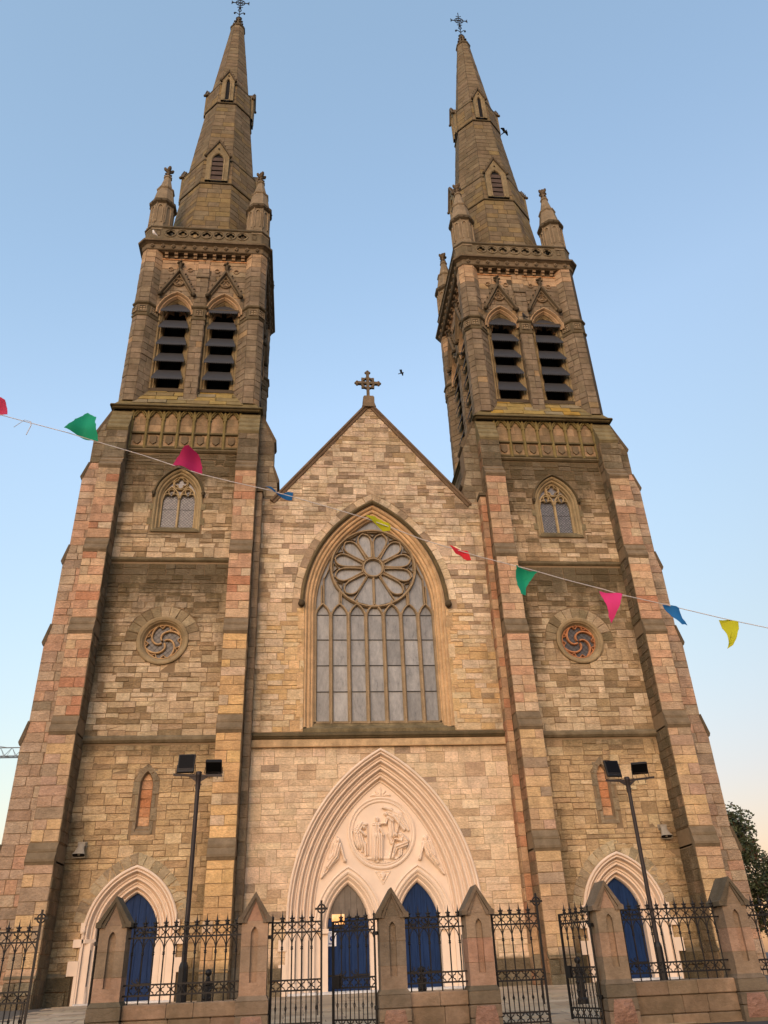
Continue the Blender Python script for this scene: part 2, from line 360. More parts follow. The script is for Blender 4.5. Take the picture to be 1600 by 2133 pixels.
class Masonry:
    """collects single stones; the largest become objects, the rest one joined part"""
    def __init__(s): s.items = []
    def stone(s, poly, fn, col, stf, gap=0.009, proud=(0.012, 0.028), bev=0.012, w8=1.0, rg=rng):
        poly = clean(poly)
        if len(poly) < 3 or area(poly) < 0.008: return
        poly = [(a+rg.uniform(-0.007, 0.007), b+rg.uniform(-0.007, 0.007)) for a, b in poly]; p0 = inset(poly, gap); p1 = inset(poly, gap+bev)
        if area(p1) < 0.002: return
        pr = rg.uniform(*proud); n = len(p0)
        v = [fn(a, b, -0.004) for a, b in p0]+[fn(a, b, pr*0.7) for a, b in p0]+[fn(a, b, pr+rg.uniform(-0.5, 0.6)*(proud[1]-proud[0]*0.5)) for a, b in p1]
        fs = [(i, (i+1) % n, n+(i+1) % n, n+i) for i in range(n)]+[(n+i, n+(i+1) % n, 2*n+(i+1) % n, 2*n+i) for i in range(n)]+[tuple(range(2*n, 3*n))]
        cs = [col+(stf(a, b),) for a, b in p0]; fc = cs*2+[col+(stf(a, b),) for a, b in p1]
        s.items.append((area(poly)*w8, v, fs, fc))
    def fill(s, rects, region, holes, fn, colf, stf, **kw):
        hb = [(h, bbox(h)) for h in holes]; rb = bbox(region)
        for (a, b, c, d) in rects:
            if not overlap((a, b, c, d), rb): continue
            p = clip_convex([(a, c), (b, c), (b, d), (a, d)], region)
            for h, bb in hb:
                if len(p) < 3: break
                p = subtract(p, h, bb)
            if len(p) >= 3: s.stone(p, fn, colf((a+b)/2, (c+d)/2), stf, **kw)
    def build(s, parent, mat, name='stone', limit=300, rest='stonework'):
        s.items.sort(key=lambda t: -t[0])
        def mk(nm, its):
            v = []; f = []; c = []
            for _, vv, ff, fc in its:
                o = len(v); v.extend(vv); f.extend(tuple(o+k for k in q) for q in ff)
                for q in ff:
                    for k in q: c.extend(fc[k])
            me = bpy.data.meshes.new(nm); me.from_pydata(v, [], f); ca = me.color_attributes.new('Col', 'FLOAT_COLOR', 'CORNER'); ca.data.foreach_set('color', c); me.materials.append(M[mat])
            o = bpy.data.objects.new(nm, me); COL.objects.link(o); o.parent = parent; return o
        for it in s.items[:limit]: mk(name, [it])
        if len(s.items) > limit: mk(rest, s.items[limit:])['kind'] = 'stuff'
def pick(rg, table):
    r = rg.random()*sum(t[0] for t in table)
    for wgt, c in table:
        r -= wgt
        if r <= 0: break
    k = rg.uniform(0.92, 1.08); return tuple(min(0.85, v*k*rg.uniform(0.98, 1.02)) for v in alb(*c))
# ------------------------------------------------------------------ ground
G0 = 0.40          # ground level at the church doors
FY = -14.24        # railing line
def gz(y):
    if y >= -1.5: return G0
    if y >= FY: return 0.07+(G0-0.07)*(y-FY)/(-1.5-FY)
    if y >= -60: return 0.07+(y-FY)*0.036
    return 0.07+(-60-FY)*0.036
mb = MB(); ys = [-900, -300, -120, -60, -45, -30, FY-1.2, FY, -1.5, 20, 60, 200, 900]; xs = [-900, -60, -20, 0, 20, 60, 900]
for i in range(len(ys)-1):
    for j in range(len(xs)-1):
        mb.add([(xs[j], ys[i], gz(ys[i])-0.03), (xs[j+1], ys[i], gz(ys[i])-0.03), (xs[j+1], ys[i+1], gz(ys[i+1])-0.03), (xs[j], ys[i+1], gz(ys[i+1])-0.03)], [(0, 1, 2, 3)])
tag(obj('ground', mb, 'asphalt'), None, None, kind='structure')
fc = MB(); fc.add([(-16, FY-0.2, gz(FY)-0.02), (14, FY-0.2, gz(FY)-0.02), (14, -1.5, G0-0.02), (-16, -1.5, G0-0.02)], [(0, 1, 2, 3)], alb(95, 80, 65)); fc.add([(-16, -1.5, G0-0.02), (14, -1.5, G0-0.02), (14, 1.5, G0-0.02), (-16, 1.5, G0-0.02)], [(0, 1, 2, 3)], alb(95, 80, 65))
fo = tag(obj('forecourt_pavement', fc, 'paving'), None, None, kind='structure')
ms = Masonry(); rg = random.Random(3); row = 0; y = FY-0.2
while y < -0.2:
    x = -10.5+(0.45 if row % 2 else 0)
    while x < 6.5:
        c = pick(rg, [(3, (172, 140, 106)), (2, (158, 128, 96)), (1, (182, 150, 116))])
        ms.stone([(x, y), (x+0.9, y), (x+0.9, y+0.62), (x, y+0.62)], lambda a, b, h: (a, b, gz(b)-0.02+h*0.5), c, lambda a, b: 0, rg=rg); x += 0.9
    y += 0.62; row += 1
ms.build(fo, 'paving', 'paving_slab', 300, 'paving_slabs')

# ------------------------------------------------------------------ cathedral
cath = thing('cathedral', 'twin-spired sandstone cathedral front with great window and cream portals', 'cathedral', (0, 0, 0))
A = 8.5; YC = 3.1; BH = 3.25     # tower axis, tower centre depth, belfry half width
def no(a, b): return 0.0
# palettes (as seen, sRGB)
NAVE = [(5, (219, 184, 145)), (4, (204, 168, 128)), (3, (208, 170, 134)), (2.2, (160, 129, 99)), (0.9, (176, 140, 100))]
NAVELOW = [(6, (218, 180, 140)), (4, (211, 172, 131)), (1, (192, 154, 115)), (0.3, (166, 135, 105))]
OCHRE = [(4, (208, 164, 114)), (3, (200, 156, 106)), (3, (206, 170, 126)), (1, (182, 142, 98))]
TOWER = [(4, (194, 160, 121)), (3, (176, 142, 104)), (3, (204, 170, 131)), (2, (146, 116, 82)), (1, (166, 132, 93))]
TLOW = [(4, (188, 150, 106)), (3, (178, 141, 99)), (2, (200, 164, 120)), (1, (160, 127, 90))]
BUTT = [(3, (188, 140, 104)), (4, (196, 154, 114)), (2, (180, 144, 109)), (1.3, (178, 120, 86)), (1, (204, 168, 130))]
BUTTL = [(3, (196, 154, 108)), (2, (184, 144, 106)), (1, (178, 138, 108)), (1, (160, 130, 100))]
GREY = [(3, (138, 116, 90)), (2, (150, 128, 100)), (2, (124, 103, 78)), (0.5, (165, 138, 106))]
BELF = [(4, (134, 110, 85)), (3, (126, 103, 79)), (2, (142, 117, 90)), (0.3, (158, 124, 86))]
SPIRE = [(4, (117, 96, 70)), (3, (111, 90, 65)), (2, (123, 101, 74))]
LICH = [(3, (140, 112, 62)), (2, (150, 112, 48)), (2, (120, 98, 62)), (2, (128, 108, 78))]
TRIM = alb(140, 116, 86); TRIMD = alb(92, 76, 58); OCH = alb(190, 148, 104); WARM = alb(196, 158, 116)

def string(parent, name, x0, x1, z, proj, h, y=0.0, col=TRIMD, slope=0.5, ret=True, st=0.5, mat='ashlar'):
    """moulded string course: sloped top, vertical lip, hollow below"""
    prof = [(0.0, z+h*slope), (-proj, z), (-proj, z-h*0.28), (-proj*0.72, z-h*0.34), (-proj*0.45, z-h*0.62), (0.0, z-h*0.7)]
    m = MB(); m.loft([[(x, y+a, b) for a, b in prof] for x in (x0, x1)], col, st, True, False, False)
    return obj(name, m, mat, parent)

# --- nave front -------------------------------------------------------------
GW = Arch(0, 2.5, 14.1, 4.38)        # great window
PT = Arch(0, 3.38, 2.6, 5.64)        # portal, outer edge
navepoly = [(-4.9, G0-0.1), (4.9, G0-0.1), (4.9, 19.2), (4.33, 19.2), (0, 24.55), (-4.33, 19.2), (-4.9, 19.2)]
m = MB(); m.holed(navepoly, [GW.pts(0.42, 9.0, 12), [(x, max(z, G0-0.09)) for x, z in PT.pts(-0.05, G0-0.09, 12)]], lambda x, z: (x, 0, z))
m.add([(-4.9, 0, 19.2), (-4.33, 0, 19.2), (0, 0, 24.55), (4.33, 0, 19.2), (4.9, 0, 19.2), (-4.9, 9, 19.2), (-4.33, 9, 19.2), (0, 9, 24.55), (4.33, 9, 19.2), (4.9, 9, 19.2)], [(0, 1, 6, 5), (1, 2, 7, 6), (2, 3, 8, 7), (3, 4, 9, 8)])
m.box(-4.9, 4.9, 8.8, 9, G0, 19.2)
nave = obj('nave_wall', m, 'mortarl', cath)
rg = random.Random(11)
def nave_st(x, z):
    s = 0.0
    if z > 17.5: s = 0.28
    if z > 8.9: s = max(s, 0.38*max(0, 1-abs(abs(x)-4.6)/0.7))
    if z < 8.4: s = max(s, 0.42*max(0, 1-(8.4-z)/0.5))
    if z < 1.25: s = 0.55
    if z > 18.2: s = max(s, 0.34*max(0.0, abs(x)/4.0))
    return s
def nave_col(x, z):
    if z < 1.2: return pick(rg, GREY)
    if z < 8.5: return pick(rg, NAVELOW)
    if z < 14.2 and abs(x) < 3.75: return pick(rg, OCHRE)
    if z < 13.5: return pick(rg, [(2, (200, 164, 122)), (1, (200, 156, 104)), (2, (206, 172, 134)), (0.5, (165, 132, 96))])
    return pick(rg, NAVE)
ms = Masonry(); fnN = lambda a, b, h: (a, -h, b)
hw = GW.convex(0.95, 14.0); hw2 = [(-2.92, 8.9), (2.92, 8.9), (2.92, 14.05), (-2.92, 14.05)]; hp = PT.convex(0.03, G0-0.2)
ms.fill(snecked(-4.9, 4.9, 8.92, 24.6, rg), [(-4.9, 8.92), (4.9, 8.92), (4.9, 19.12), (-4.9, 19.12)], [hw, hw2], fnN, nave_col, nave_st, rg=rg, proud=(0.008, 0.03))
ms.fill(snecked(-4.4, 4.4, 19.12, 24.6, rg), [(-4.34, 19.12), (4.34, 19.12), (0, 24.46)], [hw], fnN, nave_col, nave_st, rg=rg, proud=(0.008, 0.03))
ms.fill(snecked(-4.9, 4.9, 1.2, 8.35, rg, (0.36, 0.6), (0.38, 1.0)), [(-4.9, 1.2), (4.9, 1.2), (4.9, 8.35), (-4.9, 8.35)], [hp], fnN, nave_col, nave_st, rg=rg, proud=(0.008, 0.018), gap=0.007)
ms.fill(coursed(-4.9, 4.9, G0-0.05, 1.2, rg, 0.42, (0.7, 1.2)), [(-4.9, G0-0.05), (4.9, G0-0.05), (4.9, 1.2), (-4.9, 1.2)], [[(-3.5, 0), (3.5, 0), (3.5, 2), (-3.5, 2)]], lambda a, b, h: (a, -h-0.06, b), nave_col, nave_st, rg=rg)
ms.build(nave, 'stone', limit=300)
# string course under the great window, with a warm fascia below
string(cath, 'string_course', -4.86, 4.86, 8.80, 0.13, 0.22, col=alb(112, 90, 62), st=0.6)
m = MB(); m.box(-4.86, 4.86, -0.09, 0.02, 8.36, 8.60, alb(196, 155, 110), 0.3); m.box(-4.86, 4.86, -0.11, 0.0, 8.33, 8.36, alb(170, 128, 84), 0.2); obj('string_fascia', m, 'ashlar', cath)
# gable coping and cross
for s in (-1, 1):
    m = MB(); a = Vector((s*4.46, 19.06)); b = Vector((0, 24.70)); d = (b-a).normalized(); nrm = Vector((-d.y, d.x))*(1 if s < 0 else -1)
    def ring(p, last):
        out = []
        for (o, y) in ((-0.17, -0.03), (-0.16, -0.07), (-0.07, -0.10), (-0.03, -0.16), (0.05, -0.16), (0.09, -0.06), (0.09, 0.4), (-0.17, 0.4)):
            q = p+nrm*o
            if last: t_ = -q.x/d.x if abs(d.x) > 1e-6 else 0; q = q+d*t_
            out.append((q.x, y, q.y))
        return out
    m.loft([ring(a, False), ring(b, True)], alb(112, 86, 64), 0.25); obj('gable_coping', m, 'ashlar', cath)
gc = MB(); gc.loft([[(sx*wx, 0.08+sy*0.26, z) for sx, sy in ((-1, -1), (1, -1), (1, 1), (-1, 1))] for wx, z in ((0.34, 24.4), (0.27, 24.62), (0.27, 24.95), (0.22, 25.04))], alb(120, 96, 72), 0.3)
cr = obj('gable_cross', gc, 'ashlar', cath)
m = MB(); cc = alb(112, 90, 68); yy0, yy1 = 0.0, 0.16; cz = 26.0
m.box(-0.07, 0.07, yy0, yy1, 25.03, 26.62, cc, 0.35); m.box(-0.5, -0.072, yy0, yy1, cz-0.07, cz+0.07, cc, 0.35); m.box(0.072, 0.5, yy0, yy1, cz-0.07, cz+0.07, cc, 0.35)
for (dx, dz) in ((-0.53, 0), (0.53, 0), (0, 0.66)):
    for o in ((0, 0), (0.08, 0), (-0.08, 0), (0, 0.08), (0, -0.08)): m.ball((dx+o[0]*(1 if dx == 0 else .8), 0.08, cz+dz+o[1]), 0.075, 8, 5, cc, 0.35)
ra = 0.30
m.bar([(ra*math.cos(k*math.pi/12), cz+ra*math.sin(k*math.pi/12)) for k in range(24)], 0.10, yy0+0.01, yy1-0.01, cc, 0.35, closed=True, front=0.8)
for k in range(4):
    an = math.pi/4+k*math.pi/2; m.box(0.36*math.cos(an)-0.06, 0.36*math.cos(an)+0.06, yy0+0.02, yy1-0.02, cz+0.36*math.sin(an)-0.06, cz+0.36*math.sin(an)+0.06, cc, 0.35)
obj('cross_head', m, 'ashlar', cr)

def part(name, parent, label=None):
    o = bpy.data.objects.new(name, None); COL.objects.link(o); o.parent = parent; o.empty_display_size = 0.2
    if label: o['label'] = label
    return o

# --- arches built of wedge stones ---------------------------------------------
def voussoirs(ms, arch, d0, d1, z0, n, fn, colf, stf, rg, proud=(0.02, 0.035)):
    R0, R1 = arch.R+d0, arch.R+d1
    def ang(R, zz): return math.asin(max(-1, min(1, (zz-arch.zs)/R)))
    th = math.acos(arch.e/R1); a0 = ang(R1, z0)
    for side in (-1, 1):
        for i in range(n):
            A0 = a0+(th-a0)*i/n; A1 = a0+(th-a0)*(i+1)/n
            p = []
            for R, aa in ((R0, A0), (R0, A1), (R1, A1), (R1, A0)):
                x = arch.e-R*math.cos(aa); z = arch.zs+R*math.sin(aa)
                if x > 0: x = 0.0
                p.append((arch.cx-side*x if side > 0 else arch.cx+x, z))
            if area(p) < 0: p.reverse()
            ms.stone(p, fn, colf((p[0][0]+p[2][0])/2, (p[0][1]+p[2][1])/2), stf, gap=0.008, proud=proud, rg=rg)

# --- great window -------------------------------------------------------------
prof = [(0.62, -0.01), (0.6, -0.13), (0.53, -0.16), (0.47, -0.10), (0.45, 0.0)]
I3 = lambda u, d, z: (u, d, z)
mo = MB(); sweep(mo, GW, prof, 14.25, I3, alb(112, 90, 60), 0.4, 16)
win = part('great_window', cath)
obj('hood_mould', mo, 'ashlar', win)
mo = MB(); sweep(mo, GW, [(0.45, 0.0), (0.42, 0.02), (0.36, -0.01), (0.31, 0.05), (0.30, 0.12), (0.23, 0.10), (0.18, 0.13), (0.16, 0.22), (0.09, 0.21), (0.05, 0.25), (0.04, 0.36), (-0.02, 0.38), (-0.05, 0.5), (-0.05, 0.75)], 9.1, I3, OCH, 0.06, 16); obj('arch_moulding', mo, 'ashlar', win)
for s in (-1, 1):
    m = MB(); m.ball((s*3.06, -0.12, 14.15), 0.15, 8, 6, alb(80, 62, 44), 0.5); m.ball((s*3.06, -0.2, 14.1), 0.09, 8, 6, alb(80, 62, 44), 0.5); m.box(s*3.06-0.11, s*3.06+0.11, -0.16, 0.02, 14.22, 14.32, alb(100, 80, 56), 0.4); obj('hood_stop', m, 'ashlar', win)
ms = Masonry(); voussoirs(ms, GW, 0.63, 0.95, 14.4, 13, fnN, lambda x, z: pick(rg, NAVE[:4]), nave_st, rg)
ms.build(win, 'stone', 'voussoir')
# jamb quoins of ochre stone either side
ms = Masonry()
for s in (-1, 1):
    z = 9.0; k = 0
    while z < 14.0:
        h = min(rg.uniform(0.45, 0.7), 14.1-z); x0, x1 = 2.93, 3.06+(0.14 if k % 2 else 0.0)
        ms.stone([(x0, z), (x1, z), (x1, z+h), (x0, z+h)] if s > 0 else [(-x1, z), (-x0, z), (-x0, z+h), (-x1, z+h)], lambda a, b, h: (a, -h-0.012, b), pick(rg, OCHRE), no, rg=rg); z += h; k += 1
ms.build(win, 'stone', 'quoin')
m = MB(); m.loft([[(x, 0.62, 9.36), (x, 0.34, 9.30), (x, 0.30, 9.22), (x, -0.02, 9.02), (x, -0.02, 8.9), (x, 0.62, 8.9)] for x in (-2.94, 2.94)], alb(150, 124, 86), 0.62); obj('sill', m, 'ashlar', win)
TC = alb(146, 118, 86); TY0, TY1 = 0.36, 0.58
GYP = 0.50
pit = 0.733; mull = [-1.833+pit*i for i in range(6)]; edges = [-2.50]+mull+[2.50]
for x in mull:
    m = MB(); m.bar([(x, 9.3), (x, 13.95)], 0.165, TY0-0.05, TY1, TC, 0.08, front=0.30); obj('mullion', m, 'ashlar', win)
m = MB()
for x in (-2.47, 2.47): m.bar([(x, 9.3), (x, 14.1)], 0.13, TY0, TY1, TC, 0.08)
m.bar([(-2.53, 9.36), (2.53, 9.36)], 0.14, TY0, TY1, TC, 0.3); obj('window_frame', m, 'ashlar', win)
# light heads
m = MB()
for a, b in zip(edges[:-1], edges[1:]):
    ar = Arch((a+b)/2, (b-a)/2, 13.72, 0.66); m.bar(ar.pts(-0.02, 13.7, 6), 0.105, TY0-0.01, TY1, TC, 0.08, front=0.4)
    for s in (-1, 1): pass
RZ, RR = 16.07, 1.85
def P2(r, a): return (r*math.sin(a), RZ+r*math.cos(a))
m.bar([P2(RR-0.03, 2*math.pi*k/64) for k in range(64)], 0.13, TY0-0.02, TY1, TC, 0.08, closed=True, front=0.45)
m.bar([P2(0.43, 2*math.pi*k/24) for k in range(24)], 0.12, TY0-0.02, TY1, TC, 0.08, closed=True, front=0.45)
def petal(a0, k=1.0, off=0.0):
    hw = rad(15); pts = []
    for (r, f) in ((0.50, 0.55), (0.8, 0.80), (1.1, 0.86), (1.3, 0.84), (1.45, 0.74), (1.56, 0.56), (1.64, 0.32), (1.70, 0.0)):
        pts.append((r, f*hw*r-off))
    return [P2(r, a0-w_/r) for r, w_ in pts]+[P2(r, a0+w_/r) for r, w_ in reversed(pts[:-1])]
for k in range(12):
    a0 = rad(15+30*k); bottom = k in (5, 6)
    if not bottom: m.bar(petal(a0), 0.08, TY0+0.0, TY1, TC, 0.08, closed=True, front=0.5)
    m.bar([P2(0.46, rad(30*k)), P2(1.28 if not 4 < k < 8 else 1.75, rad(30*k))], 0.05 if k != 6 else 0.12, TY0+0.03, TY1, TC, 0.08, front=0.5)
    if k not in (5, 6, 7):
        c = rad(30*k); m.bar([P2(1.52, c), P2(1.74, c-rad(7)), P2(1.74, c+rad(7))], 0.04, TY0+0.03, TY1, TC, 0.08, closed=True)
for s in (-1, 1):
    for x, z0, z1 in ((1.466, 14.3, 15.02), (1.40, 14.3, 14.95), (2.13, 14.3, 15.55), (2.22, 14.3, 15.2), (0.733, 14.3, 14.55)):
        m.bar([(s*x, z0), (s*x, z1)], 0.075, TY0, TY1, TC, 0.08)
    m.bar([(s*2.13, 15.5), (s*1.93, 15.95), (s*1.86, 16.3)], 0.05, TY0, TY1, TC, 0.08)
obj('rose_tracery', m, 'ashlar', win)
# panes: five in every light, one in every petal
for a, b in zip(edges[:-1], edges[1:]):
    zz = [9.42, 10.61, 11.69, 12.79, 13.88]
    for c, d in zip(zz[:-1], zz[1:]):
        q = MB(); q.box(a+0.06, b-0.06, GYP, GYP+0.02, c+0.014, d-0.014); obj('pane', q, 'glass', win)
        q = MB(); q.box(a+0.05, b-0.05, GYP-0.03, GYP-0.002, d-0.014, d+0.014); obj('saddle_bar', q, 'came', win)
    q = MB(); q.prism(list(reversed(Arch((a+b)/2, (b-a)/2-0.05, 13.9, 0.42).pts(0, None, 4))), lambda x, z: (x, GYP, z), lambda x, z: (x, GYP+0.02, z)); obj('pane', q, 'glass', win)
for k in range(12):
    if k in (5, 6): p = [P2(0.5, rad(30*k+3)), P2(1.75, rad(30*k+1.5)), P2(1.75, rad(30*k+28.5)), P2(0.5, rad(30*k+27))]
    else: p = petal(rad(15+30*k), off=0.02)
    q = MB(); q.prism(p, lambda x, z: (x, GYP, z), lambda x, z: (x, GYP+0.02, z)); obj('petal_pane', q, 'glass', win)
q = MB(); q.prism(circ(0, RZ, 0.42, 20), lambda x, z: (x, GYP, z), lambda x, z: (x, GYP+0.02, z)); obj('hub_pane', q, 'glass', win)
q = MB(); q.holed(list(reversed(GW.pts(0.02, 13.7, 10))), [], lambda x, z: (x, GYP+0.035, z)); q.box(-2.5, 2.5, GYP+0.04, GYP+0.06, 9.3, 13.75); obj('back_glazing', q, 'glass', win)

# --- cream portals ------------------------------------------------------------
def portal_profile(D, depth, n):
    """stepped orders of rolls and hollows from offset 0 (outer) to -D (inner)"""
    pr = [(0.03, 0.0), (0.03, -0.06), (-0.01, -0.10), (-0.05, -0.09), (-0.07, -0.02)]; w0 = (D-0.07)/n
    for i in range(n):
        d = 0.07+w0*i; y = depth*i/n; st = depth/n
        pr += [(-(d+w0*0.06), y), (-(d+w0*0.16), y-0.05), (-(d+w0*0.30), y-0.05), (-(d+w0*0.40), y+0.01), (-(d+w0*0.48), y+st*0.75), (-(d+w0*0.62), y+st*1.0), (-(d+w0*0.70), y+st*0.55), (-(d+w0*0.82), y+st*0.55), (-(d+w0*0.9), y+st*0.7), (-(d+w0*0.98), y+st)]
    return pr
def door_leaf(parent, cx, w, zs, h, y, zb, mat, name='door', label=None, topmat=None, zsplit=None):
    ar = Arch(cx, w, zs, h); d = part(name, parent, label); n = 7
    reg = ar.convex(-0.01, zb, 12)
    for i in range(n):
        a = cx-w+2*w*i/n; b = cx-w+2*w*(i+1)/n
        p = clip_convex([(a+0.001, zb), (b-0.001, zb), (b-0.001, 9), (a+0.001, 9)], reg)
        pcs = [(p, mat)]
        if topmat: pcs = [(clip_half(p, (-9, zsplit), (9, zsplit), False), mat), (clip_half(p, (-9, zsplit+0.02), (9, zsplit+0.02)), topmat)]
        for q, mt in pcs:
            if len(q) < 3: continue
            mm = MB(); i0 = inset(q, 0.001); i1 = inset(q, 0.007)
            mm.loft([[(x, y+0.06, z) for x, z in i0], [(x, y+0.004, z) for x, z in i0], [(x, y, z) for x, z in i1]]); obj('plank', mm, mt, d)
    for z in (zb+0.45, zs+0.05):
        for s in (-1, 1):
            mm = MB(); x0 = cx+s*w*0.96
            mm.bar([(x0, z), (cx+s*w*0.3, z)], 0.06, y-0.022, y-0.001, front=0.8)
            for q in (-1, 1):
                mm.bar([(cx+s*w*0.5, z), (cx+s*w*0.4, z+q*0.05), (cx+s*w*0.3, z+q*0.11), (cx+s*w*0.36, z+q*0.16)], 0.035, y-0.02, y-0.001, front=0.8)
                mm.bar([(cx+s*w*0.3, z), (cx+s*w*0.2, z+q*0.04), (cx+s*w*0.12, z+q*0.10), (cx+s*w*0.18, z+q*0.13)], 0.035, y-0.02, y-0.001, front=0.8)
            obj('strap_hinge', mm, 'iron', d)
    return d
port = part('main_portal', cath)
m = MB(); sweep(m, PT, portal_profile(0.95, 0.62, 4), 2.32, I3, (1, 1, 1), 0, 18); obj('arch_moulding', m, 'cream', port)
# tympanum pierced by the two door arches
DA = [Arch(s*1.25, 0.72, 2.3, 1.4) for s in (-1, 1)]
m = MB(); outer = list(reversed(PT.pts(-0.92, G0, 14)))
m.holed(outer, [d.pts(0.22, G0+0.001, 10) for d in DA], lambda x, z: (x, 0.62, z)); obj('tympanum', m, 'cream', port)
for d in DA:
    m = MB(); sweep(m, d, [(0.50, 0.63), (0.50, 0.53), (0.45, 0.51), (0.41, 0.56), (0.37, 0.56), (0.33, 0.53), (0.28, 0.56), (0.24, 0.64), (0.20, 0.62), (0.16, 0.68), (0.11, 0.76), (0.07, 0.75), (0.03, 0.80), (0.0, 0.9), (0.0, 1.0)], 2.2, I3, (1, 1, 1), 0, 14); obj('door_arch', m, 'cream', port)
    for s in (-1, 1):
        a, b = sorted((d.cx+s*0.72, d.cx+s*0.98)); m = MB(); m.box(a, b, 0.60, 1.0, G0, 2.2); m.box(a-0.02, b+0.02, 0.5, 0.66, 2.16, 2.30); obj('door_jamb', m, 'cream', port)
        m = MB(); m.ball((d.cx+s*1.2, 0.52, 2.33), 0.075, 8, 6); obj('hood_stop', m, 'cream', port)
left_door = door_leaf(cath, -1.25, 0.73, 2.3, 1.4, 0.93, G0+0.05, 'blue', 'door', 'blue double door with a glazed arched head built as boards', 'headglaze', 2.62)
door_leaf(cath, 1.25, 0.73, 2.3, 1.4, 0.93, G0+0.05, 'blue')
# jambs: cream blocks, grey shafts, capitals
for s in (-1, 1):
    m = MB()
    for i in range(4):
        w0 = 0.22; xa = s*(3.38-0.07-w0*i); xb = s*(3.38-0.07-w0*(i+1)); m.box(min(xa, xb), max(xa, xb)-0.0, 0.62*i/4+0.0, 0.95, G0, 2.2)
    m.box(min(s*3.31, s*3.41), max(s*3.31, s*3.41), -0.05, 0.5, G0, 2.3)
    obj('portal_jamb', m, 'cream', port)
    m = MB(); m.loft([[(s*x, y, z) for x, y in ((3.44, -0.08), (3.30, -0.10), (2.45, 0.52), (2.45, 0.66), (3.44, 0.3))] for z in (2.20, 2.26, 2.34)], (1, 1, 1)); obj('capital_band', m, 'cream', port)
    for i in range(3):
        x = s*(3.38-0.07-0.22*(i+1)+0.03); y = 0.62*(i+0.5)/4+0.02; m = MB(); m.lathe([(0.062, 0.85), (0.062, 1.98)], (x, y, 0), 10); sh = obj('shaft', m, 'marble', port)
        m = MB(); m.lathe([(0.10, G0), (0.10, 0.68), (0.075, 0.72), (0.095, 0.78), (0.066, 0.86)], (x, y, 0), 10); obj('shaft_base', m, 'cream', port); m = MB(); m.lathe([(0.066, 1.97), (0.08, 2.0), (0.07, 2.05), (0.11, 2.16), (0.115, 2.21)], (x, y, 0), 10); obj('shaft_capital', m, 'cream', port)
    for z0, z1, xw in ((G0-0.02, 1.28, 3.50), (1.66, 2.0, 3.52)):
        m = MB(); a, b = s*3.36, s*(xw+0.12); m.box(min(a, b), max(a, b), -0.075, 0.05, z0, z1, ch=0.008); obj('quoin', m, 'cream', port)
m = MB(); m.box(-0.26, 0.26, 0.625, 0.95, G0, 2.25); obj('trumeau', m, 'cream', port)
m = MB(); m.box(-3.3, 3.3, -0.25, 1.2, G0-0.05, G0+0.05); obj('threshold', m, 'ashlar', port)
m = MB(); m.box(-2.6, 2.6, 1.05, 1.1, G0, 7.2); obj('back_board', m, 'dark', port)
# roundel
RZ2 = 5.37
m = MB(); pr = [(1.25, 0.63), (1.25, 0.57), (1.20, 0.54), (1.17, 0.56), (1.14, 0.585), (1.11, 0.56), (1.08, 0.56), (1.05, 0.60), (1.03, 0.613)]
m.loft([[(r*math.cos(2*math.pi*k/48), y, RZ2+r*math.sin(2*math.pi*k/48)) for k in range(48)] for r, y in pr], (1, 1, 1), 0, False); obj('roundel_frame', m, 'cream', port)
# carved reliefs as continuous height fields: capsules (x0,z0,x1,z1,r0,r1,h)
def relief(caps, x0, x1, z0, z1, n, ybase, inside, folds=True):
    m = MB(); nx = n; nz = int(n*(z1-z0)/(x1-x0)); H = {}
    for j in range(nz+1):
        for i in range(nx+1):
            x = x0+(x1-x0)*i/nx; z = z0+(z1-z0)*j/nz; h = 0.0
            for (a, b, c, d, ra, rb, hh) in caps:
                dx, dz = c-a, d-b; L = dx*dx+dz*dz or 1e-9; t_ = max(0, min(1, ((x-a)*dx+(z-b)*dz)/L)); q = math.hypot(x-a-t_*dx, z-b-t_*dz); r = ra+(rb-ra)*t_
                if q < r:
                    k = math.sqrt(1-(q/r)**2); v = 1.45*hh*k**0.8
                    if folds and r > 0.07: v *= 1+0.22*math.sin(((x-a)*dz-(z-b)*dx)/math.sqrt(L)*75)
                    h = max(h, v)
            H[i, j] = (x, z, h)
    idx = {}; V = []; F = []
    for k, (x, z, h) in H.items(): idx[k] = len(V); V.append((x, ybase-h, z))
    for j in range(nz):
        for i in range(nx):
            ks = [(i, j), (i+1, j), (i+1, j+1), (i, j+1)]
            if all(inside(H[k][0], H[k][1]) for k in ks): F.append(tuple(idx[k] for k in ks))
    m.add(V, F, (1, 1, 1), 0, True); return m
caps = []
def R_(px, py): return (0.02+(px-750)/690*1.24, RZ2-(py-945)/690*1.24)     # layout grid of the carving
def cap(p, q, r0, r1, h): a = R_(*p); b = R_(*q); caps.append((a[0], a[1], b[0], b[1], r0, r1, h))
# stooping figure with a staff
cap((370, 830), (380, 850), .085, .075, .11); cap((330, 790), (230, 930), .11, .15, .12); cap((240, 930), (290, 1160), .15, .19, .12); cap((270, 880), (400, 1000), .06, .045, .14); cap((330, 1180), (330, 1300), .055, .04, .08); cap((390, 1150), (400, 1370), .06, .035, .09); cap((440, 830), (450, 1370), .02, .02, .10); cap((330, 780), (420, 790), .06, .07, .12)
# standing robed figure
cap((650, 690), (655, 720), .075, .06, .12); cap((600, 800), (680, 800), .10, .09, .12); cap((640, 820), (640, 1000), .13, .14, .14); cap((620, 1000), (590, 1400), .13, .16, .13); cap((700, 1000), (690, 1420), .09, .10, .14); cap((700, 870), (770, 1010), .05, .04, .16); cap((560, 850), (545, 1210), .04, .05, .08); cap((760, 1030), (740, 1440), .03, .03, .10); cap((600, 1440), (640, 1490), .08, .06, .08)
